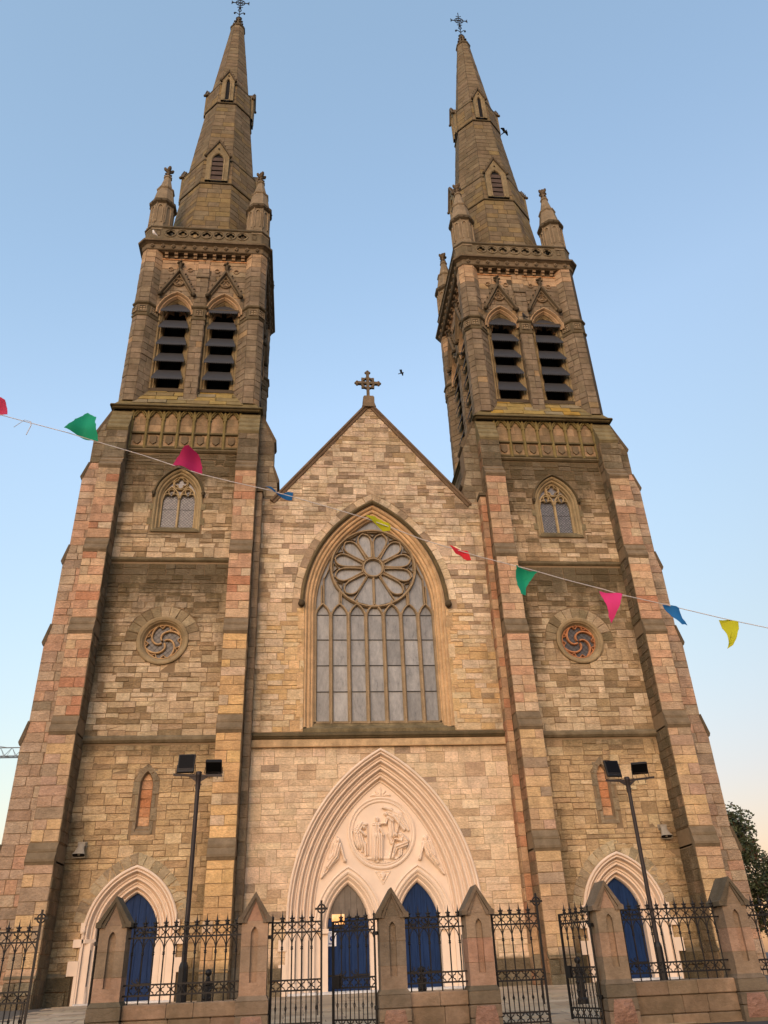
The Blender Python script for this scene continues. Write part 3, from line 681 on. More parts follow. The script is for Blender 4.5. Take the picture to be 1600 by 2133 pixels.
# winged figure
cap((830, 590), (850, 610), .07, .06, .13); cap((880, 680), (960, 740), .09, .08, .13); cap((930, 740), (950, 1000), .11, .13, .11); cap((850, 720), (830, 790), .05, .04, .13); cap((830, 780), (710, 785), .035, .03, .13); cap((920, 560), (1100, 640), .13, .18, .07); cap((1100, 640), (1290, 920), .16, .05, .07); cap((780, 470), (950, 520), .04, .07, .10); cap((990, 640), (1200, 900), .06, .07, .10); cap((1110, 740), (1050, 950), .02, .02, .12); cap((900, 980), (930, 1150), .10, .06, .08)
# seated figure with a stick
cap((1010, 990), (1030, 1010), .075, .06, .13); cap((1120, 1010), (1210, 1120), .10, .15, .12); cap((1150, 1060), (1130, 1130), .05, .045, .16); cap((1120, 1120), (1000, 1080), .045, .035, .16); cap((1200, 1180), (1050, 1230), .15, .10, .13); cap((1020, 1220), (940, 1420), .09, .06, .11); cap((1100, 1240), (1090, 1400), .10, .09, .09); cap((985, 1090), (880, 1440), .018, .018, .12)
cap((430, 1430), (1100, 1440), .05, .06, .05); cap((750, 1500), (750, 1520), .4, .3, .03)
m = relief(caps, -1.05, 1.05, RZ2-1.05, RZ2+1.05, 150, 0.612, lambda x, z: math.hypot(x, z-RZ2) < 1.055); obj('relief_carving', m, 'cream', port)
for s in (-1, 1):
    cp = [(s*1.60, 5.10, s*1.60, 5.13, .10, .09, .15), (s*1.60, 4.95, s*1.70, 4.62, .15, .14, .15), (s*1.72, 4.6, s*1.98, 4.25, .17, .10, .14), (s*1.95, 4.28, s*2.2, 3.92, .11, .04, .10), (s*1.50, 4.9, s*1.42, 4.62, .05, .045, .14), (s*1.42, 4.62, s*1.36, 4.44, .04, .06, .13), (s*1.76, 5.0, s*1.92, 4.55, .09, .06, .09), (s*1.74, 5.0, s*1.64, 5.24, .07, .04, .08)]
    xa, xb = sorted((s*1.28, s*2.26)); m = relief(cp, xa, xb, 3.85, 5.3, 60, 0.622, lambda x, z: any(math.hypot(x-(a+max(0, min(1, ((x-a)*(c-a)+(z-b)*(d-b))/((c-a)**2+(d-b)**2+1e-9)))*(c-a)), z-(b+max(0, min(1, ((x-a)*(c-a)+(z-b)*(d-b))/((c-a)**2+(d-b)**2+1e-9)))*(d-b))) < max(r0, r1)+0.02 for a, b, c, d, r0, r1, hh in cp)); obj('angel_carving', m, 'cream', port)
cp = [(0, 6.72, 0, 6.93, .05, .03, .06), (-.1, 6.72, -.18, 6.82, .04, .03, .05), (.1, 6.72, .18, 6.82, .04, .03, .05), (-.36, 6.66, .36, 6.66, .03, .03, .04), (-.2, 6.7, -.33, 6.68, .05, .03, .05), (.2, 6.7, .33, 6.68, .05, .03, .05)]
m = relief(cp, -0.42, 0.42, 6.6, 7.0, 40, 0.622, lambda x, z: z < 7.0-abs(x)*0.8, False); obj('foliage_carving', m, 'cream', port)
cp = [(0, 3.98, 0, 3.82, .06, .04, .06), (-.07, 3.98, -.05, 3.9, .04, .03, .05), (.07, 3.98, .05, 3.9, .04, .03, .05), (-.26, 4.06, .26, 4.06, .02, .02, .03), (-.26, 4.06, 0, 3.66, .018, .018, .03), (.26, 4.06, 0, 3.66, .018, .018, .03)]
m = relief(cp, -0.3, 0.3, 3.62, 4.1, 36, 0.622, lambda x, z: True, False); obj('foliage_carving', m, 'cream', port)
# --- towers -------------------------------------------------------------------
SETOFF = [4.45, 8.70, 12.55, 16.10, 20.25, 22.45]          # lips of the buttress set-offs
FPROJ = [1.26, 1.14, 1.02, 0.90, 0.77, 0.50]                # forward projection below each lip
LPROJ = [4.86, 4.69, 4.54, 4.40, 4.26, 4.06]                # lateral reach below each lip (from the tower axis)
SD_ = Arch(0, 0.78, 2.35, 1.26)                             # side door
TW_ = Arch(0, 0.75, 19.2, 1.2)                              # tower window
def tower_st(u, z):
    s = 0.20 if z > 8.7 else 0.10
    for z0, dep, a in ((21.6, 4.6, 1.15), (16.1, 4.2, 1.1), (8.7, 1.2, 0.7), (23.9, 0.6, 0.5), (17.4, 0.7, 0.55)):
        if z < z0: s = max(s, a*max(0.0, 1-(z0-z)/dep)**1.25)
    if 18.6 < z < 21.6: s = max(s, 0.55)
    if 10 < z < 16: s = max(s, 0.95*max(0, 1-(u+2.45)/1.5)*min(1, (z-9.5)/2.5), 0.8*math.exp(-((u-1.25)/0.5)**2)*max(0, min(1, (z-11.5)/2.5)), 0.5*max(0, (u-1.2)/1.2)*min(1, (z-10)/3))
    if z < 6: s = max(s, 0.6*max(0, 1-(u+2.45)/1.2), 0.5*max(0, (u-1.4)/1.0))
    if z < 1.3: s = 0.8
    return min(1.0, s)
def tower(sg):
    cx = sg*A; rg = random.Random(21 if sg < 0 else 22); nm = 'left' if sg < 0 else 'right'
    W_ = lambda u, d, z: (cx+u, d, z)
    F_ = lambda a, b, h: (cx+a, -h, b)
    # ---- wall panel between the buttresses
    m = MB()
    hole_d = SD_.pts(0.66, G0-0.09, 10); lan = Arch(0, 0.2, 7.1, 0.42)
    m.holed([(-2.6, G0-0.1), (2.6, G0-0.1), (2.6, 23.95), (-2.6, 23.95)], [hole_d, lan.pts(0.03, 5.6, 6), circ(0, 12.57, 0.97, 32), TW_.pts(0.28, 17.6, 10)], lambda x, z: (cx+x, 0, z))
    for s in (-1, 1):   # tower flanks and core
        m.add([(cx+s*3.3, 0.1, G0-0.1), (cx+s*3.3, 6.2, G0-0.1), (cx+s*3.3, 6.2, 24.2), (cx+s*3.3, 0.1, 24.2)], [(0, 1, 2, 3)])
        m.add([(cx+s*2.6, 0, G0-0.1), (cx+s*3.3, 0.1, G0-0.1), (cx+s*3.3, 0.1, 24.2), (cx+s*2.6, 0, 24.2)], [(0, 1, 2, 3)])
    m.add([(cx-3.3, 6.2, G0), (cx+3.3, 6.2, G0), (cx+3.3, 6.2, 24.2), (cx-3.3, 6.2, 24.2)], [(0, 1, 2, 3)])
    wall = obj('tower_wall', m, 'mortar', cath); wall['label'] = nm+' tower front wall of squared rubble stone'
    holes = [SD_.convex(1.16, 2.5), SD_.convex(0.76, G0-0.2), [(-0.45, 5.4), (0.45, 5.4), (0.45, 7.3), (0, 7.85), (-0.45, 7.3)], circ(0, 12.57, 1.0, 20), [(1.47*math.cos(math.pi*k/14), 12.57+1.47*math.sin(math.pi*k/14)) for k in range(15)], TW_.convex(0.36, 17.4)]
    def tcol(u, z):
        if z < 1.2: return pick(rg, GREY)
        if z < 8.6: return pick(rg, TLOW)
        return pick(rg, TOWER)
    ms = Masonry()
    for a, b in ((1.2, 8.5), (8.82, 15.95), (16.25, 21.5)):
        ms.fill(snecked(-2.46, 2.46, a, b, rg, (0.34, 0.56), (0.36, 0.88)), [(-2.46, a), (2.46, a), (2.46, b), (-2.46, b)], holes, F_, tcol, tower_st, rg=rg, proud=(0.008, 0.035))
    ms.fill(coursed(-2.46, 2.46, G0-0.05, 1.18, rg, 0.4, (0.7, 1.1)), [(-2.46, 0.3), (2.46, 0.3), (2.46, 1.18), (-2.46, 1.18)], [[(-1.66, 0), (1.66, 0), (1.66, 2), (-1.66, 2)]], lambda a, b, h: (cx+a, -h-0.09, b), tcol, tower_st, rg=rg)
    voussoirs(ms, SD_, 0.77, 1.16, 2.75, 9, F_, lambda x, z: pick(rg, [(3, (176, 148, 112)), (2, (156, 130, 98)), (2, (188, 158, 120))]), tower_st, rg, (0.03, 0.045))
    for k in range(11):
        a0 = math.pi*k/11; a1 = math.pi*(k+1)/11
        ms.stone([(1.0*math.cos(a), 12.57+1.0*math.sin(a)) for a in (a0,)]+[(1.46*math.cos(a), 12.57+1.46*math.sin(a)) for a in (a0, a1)]+[(math.cos(a1), 12.57+math.sin(a1))], F_, pick(rg, [(2, (150, 124, 90)), (2, (184, 152, 114)), (1, (132, 108, 76))]), lambda u, z: 0.3, proud=(0.03, 0.045), rg=rg)
    # lancet surround quoins
    z = 5.4; k = 0
    while z < 7.25:
        wd = 0.47 if k % 2 else 0.36
        for s in (-1, 1): ms.stone(sorted([(s*0.22, z), (s*wd, z)])+sorted([(s*0.22, z+0.45), (s*wd, z+0.45)], reverse=True), F_, pick(rg, [(1, (150, 124, 92)), (1, (140, 116, 88))]), lambda u, z: 0.25, proud=(0.03, 0.035), rg=rg)
        z += 0.45; k += 1
    voussoirs(ms, lan, 0.03, 0.26, 7.22, 2, F_, lambda x, z: alb(146, 120, 90), lambda u, z: 0.25, rg, (0.03, 0.035))
    # tower window quoins
    z = 17.45; k = 0
    while z < 19.2:
        wd = 1.22 if k % 2 else 1.06
        for s in (-1, 1): ms.stone(sorted([(s*0.99, z), (s*wd, z)])+sorted([(s*0.99, z+0.36), (s*wd, z+0.36)], reverse=True), F_, alb(140, 118, 84), lambda u, z: 0.3, proud=(0.03, 0.034), rg=rg)
        z += 0.36; k += 1
    ms.build(wall, 'stone', limit=300)
    # ---- string courses
    for z, pr, h in ((8.75, 0.12, 0.28), (16.17, 0.09, 0.2), (21.68, 0.13, 0.24)):
        m = MB(); pf = [(0.0, z+h*0.45), (-pr, z), (-pr, z-h*0.3), (-pr*0.4, z-h*0.6), (0.0, z-h*0.65)]
        m.loft([[(cx+x, a, b) for a, b in pf] for x in (-2.46, 2.46)], alb(116, 96, 68) if z > 9 else alb(132, 110, 82), 0.4, True, False, False); obj('string_course', m, 'ashlar', cath)
    for xx in ((-2.46, -1.86), (1.86, 2.46)):
        m = MB(); m.loft([[(cx+x, a, b) for a, b in ((0.0, 1.32), (-0.10, 1.2), (-0.10, 1.16), (0, 1.15))] for x in xx], alb(120, 100, 76), 0.5, True, False, False); obj('plinth_moulding', m, 'ashlar', cath)
    # ---- side door
    sp = part('side_portal', cath)
    Dr = Arch(0, 1.52, 2.35, math.sqrt((SD_.R+0.74)**2-SD_.e**2))
    m = MB(); sweep(m, Dr, portal_profile(0.74, 0.5, 3), 2.2, W_, (1, 1, 1), 0, 14); obj('arch_moulding', m, 'cream', sp)
    m = MB(); sweep(m, SD_, [(0.02, 0.48), (0.0, 0.55), (0.0, 0.75)], G0, W_, (1, 1, 1), 0, 10); obj('door_frame', m, 'cream', sp)
    for s in (-1, 1):
        m = MB()
        for i in range(3):
            xa, xb = s*(1.45-0.223*i), s*(1.45-0.223*(i+1)); m.box(min(xa, xb), max(xa, xb), 0.5*i/3, 0.8, G0, 2.14, T=W_)
        m.box(*sorted((s*1.45, s*1.53)), -0.10, 0.5, G0, 2.24, T=W_); obj('portal_jamb', m, 'cream', sp)
        m = MB(); m.loft([[W_(s*x, y, z) for x, y in ((1.56, -0.10), (1.40, -0.10), (0.82, 0.42), (0.82, 0.56), (1.56, 0.3))] for z in (2.12, 2.17, 2.24)], (1, 1, 1)); m.ball(W_(s*1.52, -0.06, 2.46), 0.09, 8, 6); m.box(s*1.52-0.07, s*1.52+0.07, -0.11, 0.0, 2.5, 2.72, T=W_); obj('capital_band', m, 'cream', sp)
        for i in range(2):
            x = cx+s*(1.45-0.223*(i+1)+0.04); y = 0.5*(i+0.5)/3+0.02; m = MB(); m.lathe([(0.062, 0.9), (0.062, 1.92)], (x, y, 0), 10); obj('shaft', m, 'marble', sp)
            m = MB(); m.lathe([(0.1, G0), (0.1, 0.72), (0.075, 0.76), (0.09, 0.82), (0.066, 0.9)], (x, y, 0), 10); obj('shaft_base', m, 'cream', sp); m = MB(); m.lathe([(0.066, 1.92), (0.08, 1.95), (0.07, 2.0), (0.1, 2.1), (0.11, 2.14)], (x, y, 0), 10); obj('shaft_capital', m, 'cream', sp)
        for z0, z1, xw in ((G0-0.02, 1.2, 1.60), (1.2, 1.62, 1.84), (2.0, 2.24, 1.76)):
            m = MB(); m.box(*sorted((s*1.50, s*xw)), -0.13, 0.02, z0, z1, T=W_, ch=0.008); obj('quoin', m, 'cream', sp)
    m = MB(); m.box(-1.5, 1.5, -0.2, 0.9, G0-0.05, G0+0.04, T=W_); obj('threshold', m, 'ashlar', sp)
    m = MB(); m.box(-1.0, 1.0, 0.78, 0.82, G0, 3.8, T=W_); obj('back_board', m, 'dark', sp)
    door_leaf(cath, cx, 0.79, 2.35, 1.26, 0.6, G0+0.05, 'blue', 'door')
    # ---- blocked lancet with orange stone
    lw = part('blind_lancet', cath)
    m = MB(); sweep(m, lan, [(0.06, -0.03), (0.04, -0.03), (0.03, 0.0), (0.0, 0.14), (0.0, 0.2)], 5.55, W_, alb(140, 114, 86), 0.2, 6); m.loft([[W_(x, a, b) for a, b in ((-0.04, 5.5), (0.17, 5.72), (0.17, 5.4), (-0.04, 5.4))] for x in (-0.3, 0.3)], alb(140, 114, 86), 0.3); obj('lancet_frame', m, 'ashlar', lw)
    z = 5.70; k = 0
    ocol = [(206, 152, 108), (192, 130, 88), (186, 118, 76), (188, 124, 82), (184, 132, 94), (196, 146, 104)]
    while z < 7.5:
        p = clip_convex([(-0.21, z), (0.21, z), (0.21, z+0.31), (-0.21, z+0.31)], lan.convex(0.0, 5.6))
        if len(p) > 2: q = Masonry(); q.stone(p, lambda a, b, h: (cx+a, 0.165-h, b), alb(*ocol[k % 6]), lambda u, z: 0.1, rg=rg); q.build(lw, 'stone', 'infill_stone')
        z += 0.31; k += 1
    m = MB(); m.box(-0.25, 0.25, 0.17, 0.2, 5.5, 7.7, T=W_); obj('infill_back', m, 'mortar', lw)
    # ---- round window
    rw = part('round_window', cath); zc = 12.57; rc = alb(176, 134, 90) if sg < 0 else alb(174, 112, 72)
    m = MB(); pr = [(1.0, 0.0), (1.0, -0.09), (0.95, -0.11), (0.86, -0.09), (0.82, -0.04), (0.79, -0.02), (0.76, 0.06), (0.73, 0.10), (0.72, 0.3)]
    m.loft([[W_(r*math.cos(2*math.pi*k/40), y, zc+r*math.sin(2*math.pi*k/40)) for k in range(40)] for r, y in pr], alb(150, 122, 86), 0.25, False); obj('window_ring', m, 'ashlar', rw)
    m = MB(); B = lambda path, wd, **k: m.bar(path, wd, 0.10, 0.24, rc, 0.05, fn=W_, **k)
    B(circ(0, zc, 0.70, 40), 0.06, closed=True)
    for q in range(4):
        a0 = q*math.pi/2+0.25; sp_ = []
        for i in range(13):
            t_ = i/12; r = 0.07+0.62*t_; a = a0-1.9*t_**1.3+0.5; sp_.append((r*math.cos(a)*1.0, zc+r*math.sin(a)))
        B(sp_, 0.085)
        for (rr, da) in ((0.665, 0.30), (0.665, 0.86)):     # cusps on the rim of each light
            ac = a0-1.0+da; B([((rr+0.02)*math.cos(ac-0.16), zc+(rr+0.02)*math.sin(ac-0.16)), ((rr-0.1)*math.cos(ac), zc+(rr-0.1)*math.sin(ac)), ((rr+0.02)*math.cos(ac+0.16), zc+(rr+0.02)*math.sin(ac+0.16))], 0.05)
    obj('swirl_tracery', m, 'ashlar', rw)
    m = MB(); m.prism(circ(0, zc, 0.74, 32), lambda x, z: W_(x, 0.22, z), lambda x, z: W_(x, 0.25, z)); obj('pane', m, 'leaded_dark', rw)
    m = MB()
    for k in range(-6, 7):
        for sgn in (-1, 1):
            o = k*0.15; h = math.sqrt(max(0, 0.52-o*o*0.5)); m.bar([(o-h*0.7, zc-sgn*h*0.7), (o+h*0.7, zc+sgn*h*0.7)] if False else [(o*0.707-h*0.707, zc+sgn*(-o*0.707-h*0.707)), (o*0.707+h*0.707, zc+sgn*(-o*0.707+h*0.707))], 0.014, 0.208, 0.219, fn=W_)
    obj('lead_lattice', m, 'came', rw)
    # ---- two-light window
    tw = part('tower_window', cath); tc = alb(156, 128, 90)
    m = MB(); sweep(m, TW_, [(0.36, 0.0), (0.36, -0.10), (0.30, -0.13), (0.27, -0.06), (0.25, 0.0)], 19.42, W_, alb(104, 84, 58), 0.5, 12)
    for s in (-1, 1):
        m.ball(W_(s*1.06, -0.1, 19.38), 0.09, 8, 6, alb(80, 64, 46), 0.5); m.ball(W_(s*1.06, -0.13, 19.28), 0.06, 8, 6, alb(80, 64, 46), 0.5)
    obj('hood_mould', m, 'ashlar', tw)
    m = MB(); sweep(m, TW_, [(0.30, -0.02), (0.22, -0.03), (0.17, 0.02), (0.15, 0.09), (0.09, 0.09), (0.06, 0.13), (0.04, 0.2), (0.0, 0.22), (-0.02, 0.4)], 17.55, W_, tc, 0.2, 12); obj('arch_moulding', m, 'ashlar', tw)
    m = MB(); m.loft([[W_(x, a, b) for a, b in ((0.4, 17.86), (0.22, 17.82), (-0.06, 17.56), (-0.06, 17.46), (0.4, 17.46))] for x in (-0.98, 0.98)], alb(130, 108, 76), 0.5); obj('sill', m, 'ashlar', tw)
    m = MB(); B = lambda path, wd, **k: m.bar(path, wd, 0.20, 0.36, alb(164, 134, 94), 0.1, fn=W_, **k)
    B([(0, 17.8), (0, 19.3)], 0.11, front=0.4)
    for s in (-1, 1):
        B([(s*0.72, 17.8), (s*0.72, 19.3)], 0.07)
        c_ = s*0.36; B(Arch(c_, 0.34, 19.25, 0.62).pts(0, 19.2, 8), 0.08)
        hd = []   # trefoil cusping
        for (ox, oz, r, a0, a1) in ((-0.17, 19.36, 0.14, 200, 20), (0, 19.62, 0.13, 220, -40), (0.17, 19.36, 0.14, 160, -20)):
            hd += [(c_+ox+r*math.cos(rad(a0+(a1-a0)*i/6)), oz+r*math.sin(rad(a0+(a1-a0)*i/6))) for i in range(7)]
        B(hd, 0.06)
    qf = []
    for k in range(4):
        for i in range(7):
            a = math.pi/2*k+math.pi/4*0-1.95+3.9*i/6; qf.append((0.15*math.cos(math.pi/2*k)+0.13*math.cos(a), 20.06+0.15*math.sin(math.pi/2*k)+0.13*math.sin(a)))
    B(qf, 0.05, closed=True); B(circ(0, 20.06, 0.32, 24), 0.06, closed=True); obj('tracery', m, 'ashlar', tw)
    for s in (-1, 1):
        m = MB(); m.box(*sorted((s*0.04, s*0.72)), 0.32, 0.34, 17.8, 19.3, T=W_); obj('pane', m, 'leaded', tw)
    m = MB(); m.holed(list(reversed(TW_.pts(0, 19.3, 8))), [], lambda x, z: W_(x, 0.33, z)); obj('head_pane', m, 'leaded', tw)
    m = MB()
    for k in range(-3, 26):
        z = 17.6+k*0.14
        for s in (-1, 1):
            for sgn in (-1, 1):
                p = clip_half(clip_half([(s*0.36-0.32, z-sgn*0.32), (s*0.36+0.32, z+sgn*0.32)], (-9, 17.86), (9, 17.86)), (-9, 19.6), (9, 19.6), False)
                if len(p) >= 2: m.bar(p[:2], 0.016, 0.31, 0.319, fn=W_)
    m.bar([(-0.7, 18.75), (0.7, 18.75)], 0.025, 0.305, 0.32, fn=W_); obj('lead_lattice', m, 'came', tw)
    # ---- blind arcade with shields
    bl = part('blind_arcade', cath); ac = alb(122, 100, 58)
    ms = Masonry()
    def acol(u, z): return pick(rg, [(2, (150, 118, 84)), (2, (166, 130, 94)), (1, (138, 110, 80))])
    for k in range(7):
        x0 = -2.45+0.7*k
        ms.fill(coursed(x0, x0+0.7, 21.75, 23.95, rg, 0.42, (0.7, 0.7), 0.04), [(x0, 21.75), (x0+0.7, 21.75), (x0+0.7, 23.95), (x0, 23.95)], [], F_, acol, lambda u, z: 0.35, rg=rg, proud=(0.005, 0.012))
        m = MB(); m.prism([(x0+0.2, 22.42), (x0+0.2, 22.10), (x0+0.35, 21.96), (x0+0.5, 22.10), (x0+0.5, 22.42)], lambda x, z: W_(x, 0.0, z), lambda x, z: W_(x, -0.07, z), alb(120, 96, 70), 0.4); obj('shield', m, 'ashlar', bl)
        m = MB(); ar = Arch(x0+0.35, 0.30, 23.42, 0.46); m.bar(ar.pts(0, 23.3, 6), 0.09, -0.13, 0.02, ac, 0.25, fn=W_)
        m.bar([(x0+0.06, 23.56), (x0+0.13, 23.50), (x0+0.17, 23.58), (x0+0.24, 23.70), (x0+0.35, 23.80), (x0+0.46, 23.70), (x0+0.53, 23.58), (x0+0.57, 23.50), (x0+0.64, 23.56)], 0.06, -0.11, 0.0, ac, 0.25, fn=W_); obj('arch_head', m, 'ashlar', bl)
    ms.build(bl, 'ashlar', 'panel_stone')
    for k in range(8):
        m = MB(); x = -2.45+0.7*k; m.bar([(x, 21.72), (x, 23.9)], 0.14, -0.12, 0.02, ac, 0.2, fn=W_, front=0.4); obj('colonnette', m, 'ashlar', bl)
    m = MB(); m.bar([(-2.45, 22.58), (2.45, 22.58)], 0.12, -0.11, 0.02, alb(104, 86, 56), 0.4, fn=W_, front=0.7); m.bar([(-2.45, 21.8), (2.45, 21.8)], 0.12, -0.1, 0.02, alb(104, 86, 56), 0.4, fn=W_, front=0.7); obj('transom', m, 'ashlar', bl)
    # ---- front buttresses
    for s in (-1, 1):
        bt = part('buttress', cath, '%s buttress of the %s tower in pink and buff stone' % ('outer' if s == sg else 'inner', nm))
        xa, xb = sorted((cx+s*2.45, cx+s*3.36)); zprev = G0-0.1; core = MB(); ms = Masonry(); vis = 1 if sg < 0 else -1
        for i, (zl, pr) in enumerate(zip(SETOFF, FPROJ)):
            zb = zprev; zt = zl
            core.box(xa, xb, -pr, 0.05, zb-0.02, zt+0.06)
            pal = BUTT if 4 < zl < 20.5 and not (zl < 9) else (GREY if zl > 21 else BUTTL)
            if zl > 12 and zl < 20.5: pal = BUTT
            if sg < 0 and s > 0 and zl < 14: pal = [(4, (208, 160, 104)), (3, (198, 150, 100)), (2, (196, 160, 122)), (1, (170, 136, 100))]
            stl = 0.5 if zl > 21 else (0.25 if zl > 17 else 0.08)
            pc = lambda u, z, pal=pal: pick(rg, GREY if z < 1.2 else pal)
            stf = lambda u, z, a=stl, zt=zt: max(a, 0.55 if z < 1.25 else 0.0)
            zz0 = zb if i else G0-0.05
            ms.fill(coursed(xa, xb, zz0+(0.02 if i else 0), zt-0.02, rg, 0.37, (0.5, 0.95), 0.12), [(xa, zz0), (xb, zz0), (xb, zt), (xa, zt)], [], lambda a, b, h, pr=pr: (a, -pr-h-(0.09 if b < 1.21 else 0), b), pc, stf, rg=rg)
            for face in ((vis,) if True else (1, -1)):
                xf = xb if face > 0 else xa
                rc_ = coursed(-pr, 0.0, zz0+(0.02 if i else 0), zt-0.02, rg, 0.37, (0.45, 0.7), 0.12)
                side_shade = [(2, (138, 112, 82)), (2, (126, 102, 76)), (1, (152, 118, 86))] if not (s == 1 and sg < 0) else [(2, (140, 112, 82)), (1, (150, 120, 88))]
                if s == -1 and sg > 0: side_shade = [(2, (168, 120, 86)), (2, (150, 116, 84)), (1, (140, 108, 80))]
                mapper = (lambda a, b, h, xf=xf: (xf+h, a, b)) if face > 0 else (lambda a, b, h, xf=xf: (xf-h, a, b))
                ms.fill(rc_, [(-pr, zz0), (0.0, zz0), (0.0, zt), (-pr, zt)], [], mapper, lambda u, z: pick(rg, side_shade), lambda u, z: 0.45, rg=rg)  # side faces get darker stones and more stain: shade put into the colour
            nxt = FPROJ[i+1] if i+1 < len(FPROJ) else 0.0; top = zl+0.62 if i+1 < len(FPROJ) else 23.85
            so = MB(); nst = 2 if i+1 < len(FPROJ) else 4; cs = alb(126, 102, 76) if zl < 21 else alb(126, 106, 72)
            P = [(-pr+0.02, zl-0.10), (-pr-0.03, zl-0.08), (-pr-0.07, zl)]
            for q in range(nst):
                y0 = -pr-0.07+(pr+0.07-nxt)*q/nst; y1 = -pr-0.07+(pr+0.07-nxt)*(q+1)/nst; z0 = zl+(top-zl)*q/nst; z1 = zl+(top-zl)*(q+1)/nst
                P += [(y0-0.02, z0+0.02), (y0-0.02, z0+0.10), (y1-0.01, z1-0.0)]
            P += [(-nxt+0.05, top), (-nxt+0.05, zl-0.1)]
            so.loft([[(x, a, b) for a, b in P] for x in (xa-0.012, xb+0.012)], cs, 0.3); obj('set_off', so, 'ashlar', bt)
            zprev = top if i+1 < len(FPROJ) else 23.9
            if i+1 < len(FPROJ): core.box(xa, xb, -nxt, 0.05, zl, top)
        pl = MB(); pl.loft([[(x, a, b) for a, b in ((-FPROJ[0], 1.34), (-FPROJ[0]-0.1, 1.21), (-FPROJ[0]-0.1, 1.17), (-FPROJ[0], 1.16))] for x in (xa-0.02, xb+0.02)], alb(120, 100, 76), 0.5, True, False, False); obj('plinth_moulding', pl, 'ashlar', bt)
        obj('buttress_core', core, 'mortar', bt); ms.build(bt, 'stone', limit=200)
    # ---- lateral buttresses
    for s in (-1, 1):
        outer = s == sg
        lb = part('lateral_buttress', cath, '%s side buttress of the %s tower seen edge on' % ('outer' if outer else 'inner', nm))
        core = MB(); ms = Masonry(); zprev = G0-0.1
        for i, (zl, xo) in enumerate(zip(SETOFF, LPROJ)):
            top = zl+0.75 if i+1 < len(LPROJ) else 24.2; nxt = LPROJ[i+1] if i+1 < len(LPROJ) else 3.3
            if outer or zl > 19:
                z0 = zprev if outer or zl > 21 else 17.5
                if not outer: z0 = max(z0, 17.5)
                poly = [(3.3, z0), (xo, z0), (xo, zl), (nxt, top), (3.3, top)]
                P = [(s*u, z) for u, z in poly]
                if s < 0: P.reverse()
                core.prism(P, lambda x, z: W_(x, 0.14, z), lambda x, z: W_(x, 1.0, z))
                pal = [(3, (176, 144, 114)), (2, (164, 130, 102)), (2, (186, 140, 108)), (1, (150, 124, 98))] if zl < 21 and outer else GREY
                rr = coursed(3.3, xo, z0, top, rg, 0.37, (0.45, 0.8), 0.14)
                ms.fill([(min(s*a, s*b), max(s*a, s*b), c, d) for a, b, c, d in rr], P, [], lambda a, b, h: W_(a, 0.14-h, b), lambda u, z: pick(rg, pal), lambda u, z, a=(0.4 if zl > 21 else 0.12): a, rg=rg)
                # lip and sloped cap on the outer edge
                so = MB(); Q = [(xo-0.02, zl-0.14), (xo+0.04, zl-0.12), (xo+0.09, zl), (nxt+0.03, top+0.03), (nxt-0.05, top), (xo-0.06, zl)]
                Q = [(s*u, z) for u, z in Q]; so.prism(Q, lambda x, z: W_(x, 0.10, z), lambda x, z: W_(x, 1.04, z), alb(104, 84, 64), 0.4); obj('set_off', so, 'ashlar', lb)
            zprev = top if False else zl+0.0
            zprev = top
        obj('buttress_core', core, 'mortar', lb); ms.build(lb, 'stone', limit=150)
    # inner flank of the tower above the nave roof
    ms = Masonry(); sx = -sg
    ms.fill(coursed(1.0, 6.2, 19.0, 23.9, rg, 0.4, (0.5, 0.9), 0.1), [(1.0, 19), (6.2, 19), (6.2, 23.9), (1.0, 23.9)], [], lambda a, b, h: (cx+sx*(3.3+h), a, b), lambda u, z: pick(rg, GREY), lambda u, z: 0.5, rg=rg)
    fl = part('tower_flank', cath); ms.build(fl, 'stone', limit=60)
    # pilaster strip between buttress and nave
    m = MB(); ms = Masonry(); x0, x1 = sorted((cx-sg*3.38, cx-sg*3.64)); m.box(x0, x1, -0.42, 0.05, G0-0.1, 19.3); pil = obj('corner_pilaster', m, 'mortar', cath)
    pc = [(3, (178, 122, 86)), (2, (188, 144, 104)), (2, (160, 122, 90))] if sg > 0 else [(3, (140, 112, 84)), (2, (150, 122, 92)), (1, (124, 100, 76))]
    ms.fill(coursed(x0, x1, G0, 19.25, rg, 0.42, (0.5, 0.9), 0.1), [(x0, G0), (x1, G0), (x1, 19.25), (x0, 19.25)], [], lambda a, b, h: (a, -0.42-h, b), lambda u, z: pick(rg, GREY if z < 1.2 else pc), lambda u, z: 0.2, rg=rg)
    xs_ = x1 if sg < 0 else x0
    ms.fill(coursed(-0.42, 0, G0, 19.25, rg, 0.42, (0.5, 0.9), 0.1), [(-0.42, G0), (0, G0), (0, 19.25), (-0.42, 19.25)], [], (lambda a, b, h: (xs_+h, a, b)) if sg < 0 else (lambda a, b, h: (xs_-h, a, b)), lambda u, z: pick(rg, pc), lambda u, z: 0.3, rg=rg)
    ms.build(pil, 'stone', limit=100)
    m = MB(); m.loft([[(x0-0.04, -0.5, z0) if k == 0 else ((x1+0.04, -0.5, z0) if k == 1 else ((x1+0.04, 0.1, z0) if k == 2 else (x0-0.04, 0.1, z0))) for k in range(4)] for z0 in (19.3, 19.45)], alb(104, 84, 62), 0.4); obj('pilaster_cap', m, 'ashlar', pil)
    belfry(cx, sg, rg); spire(cx, sg, rg)
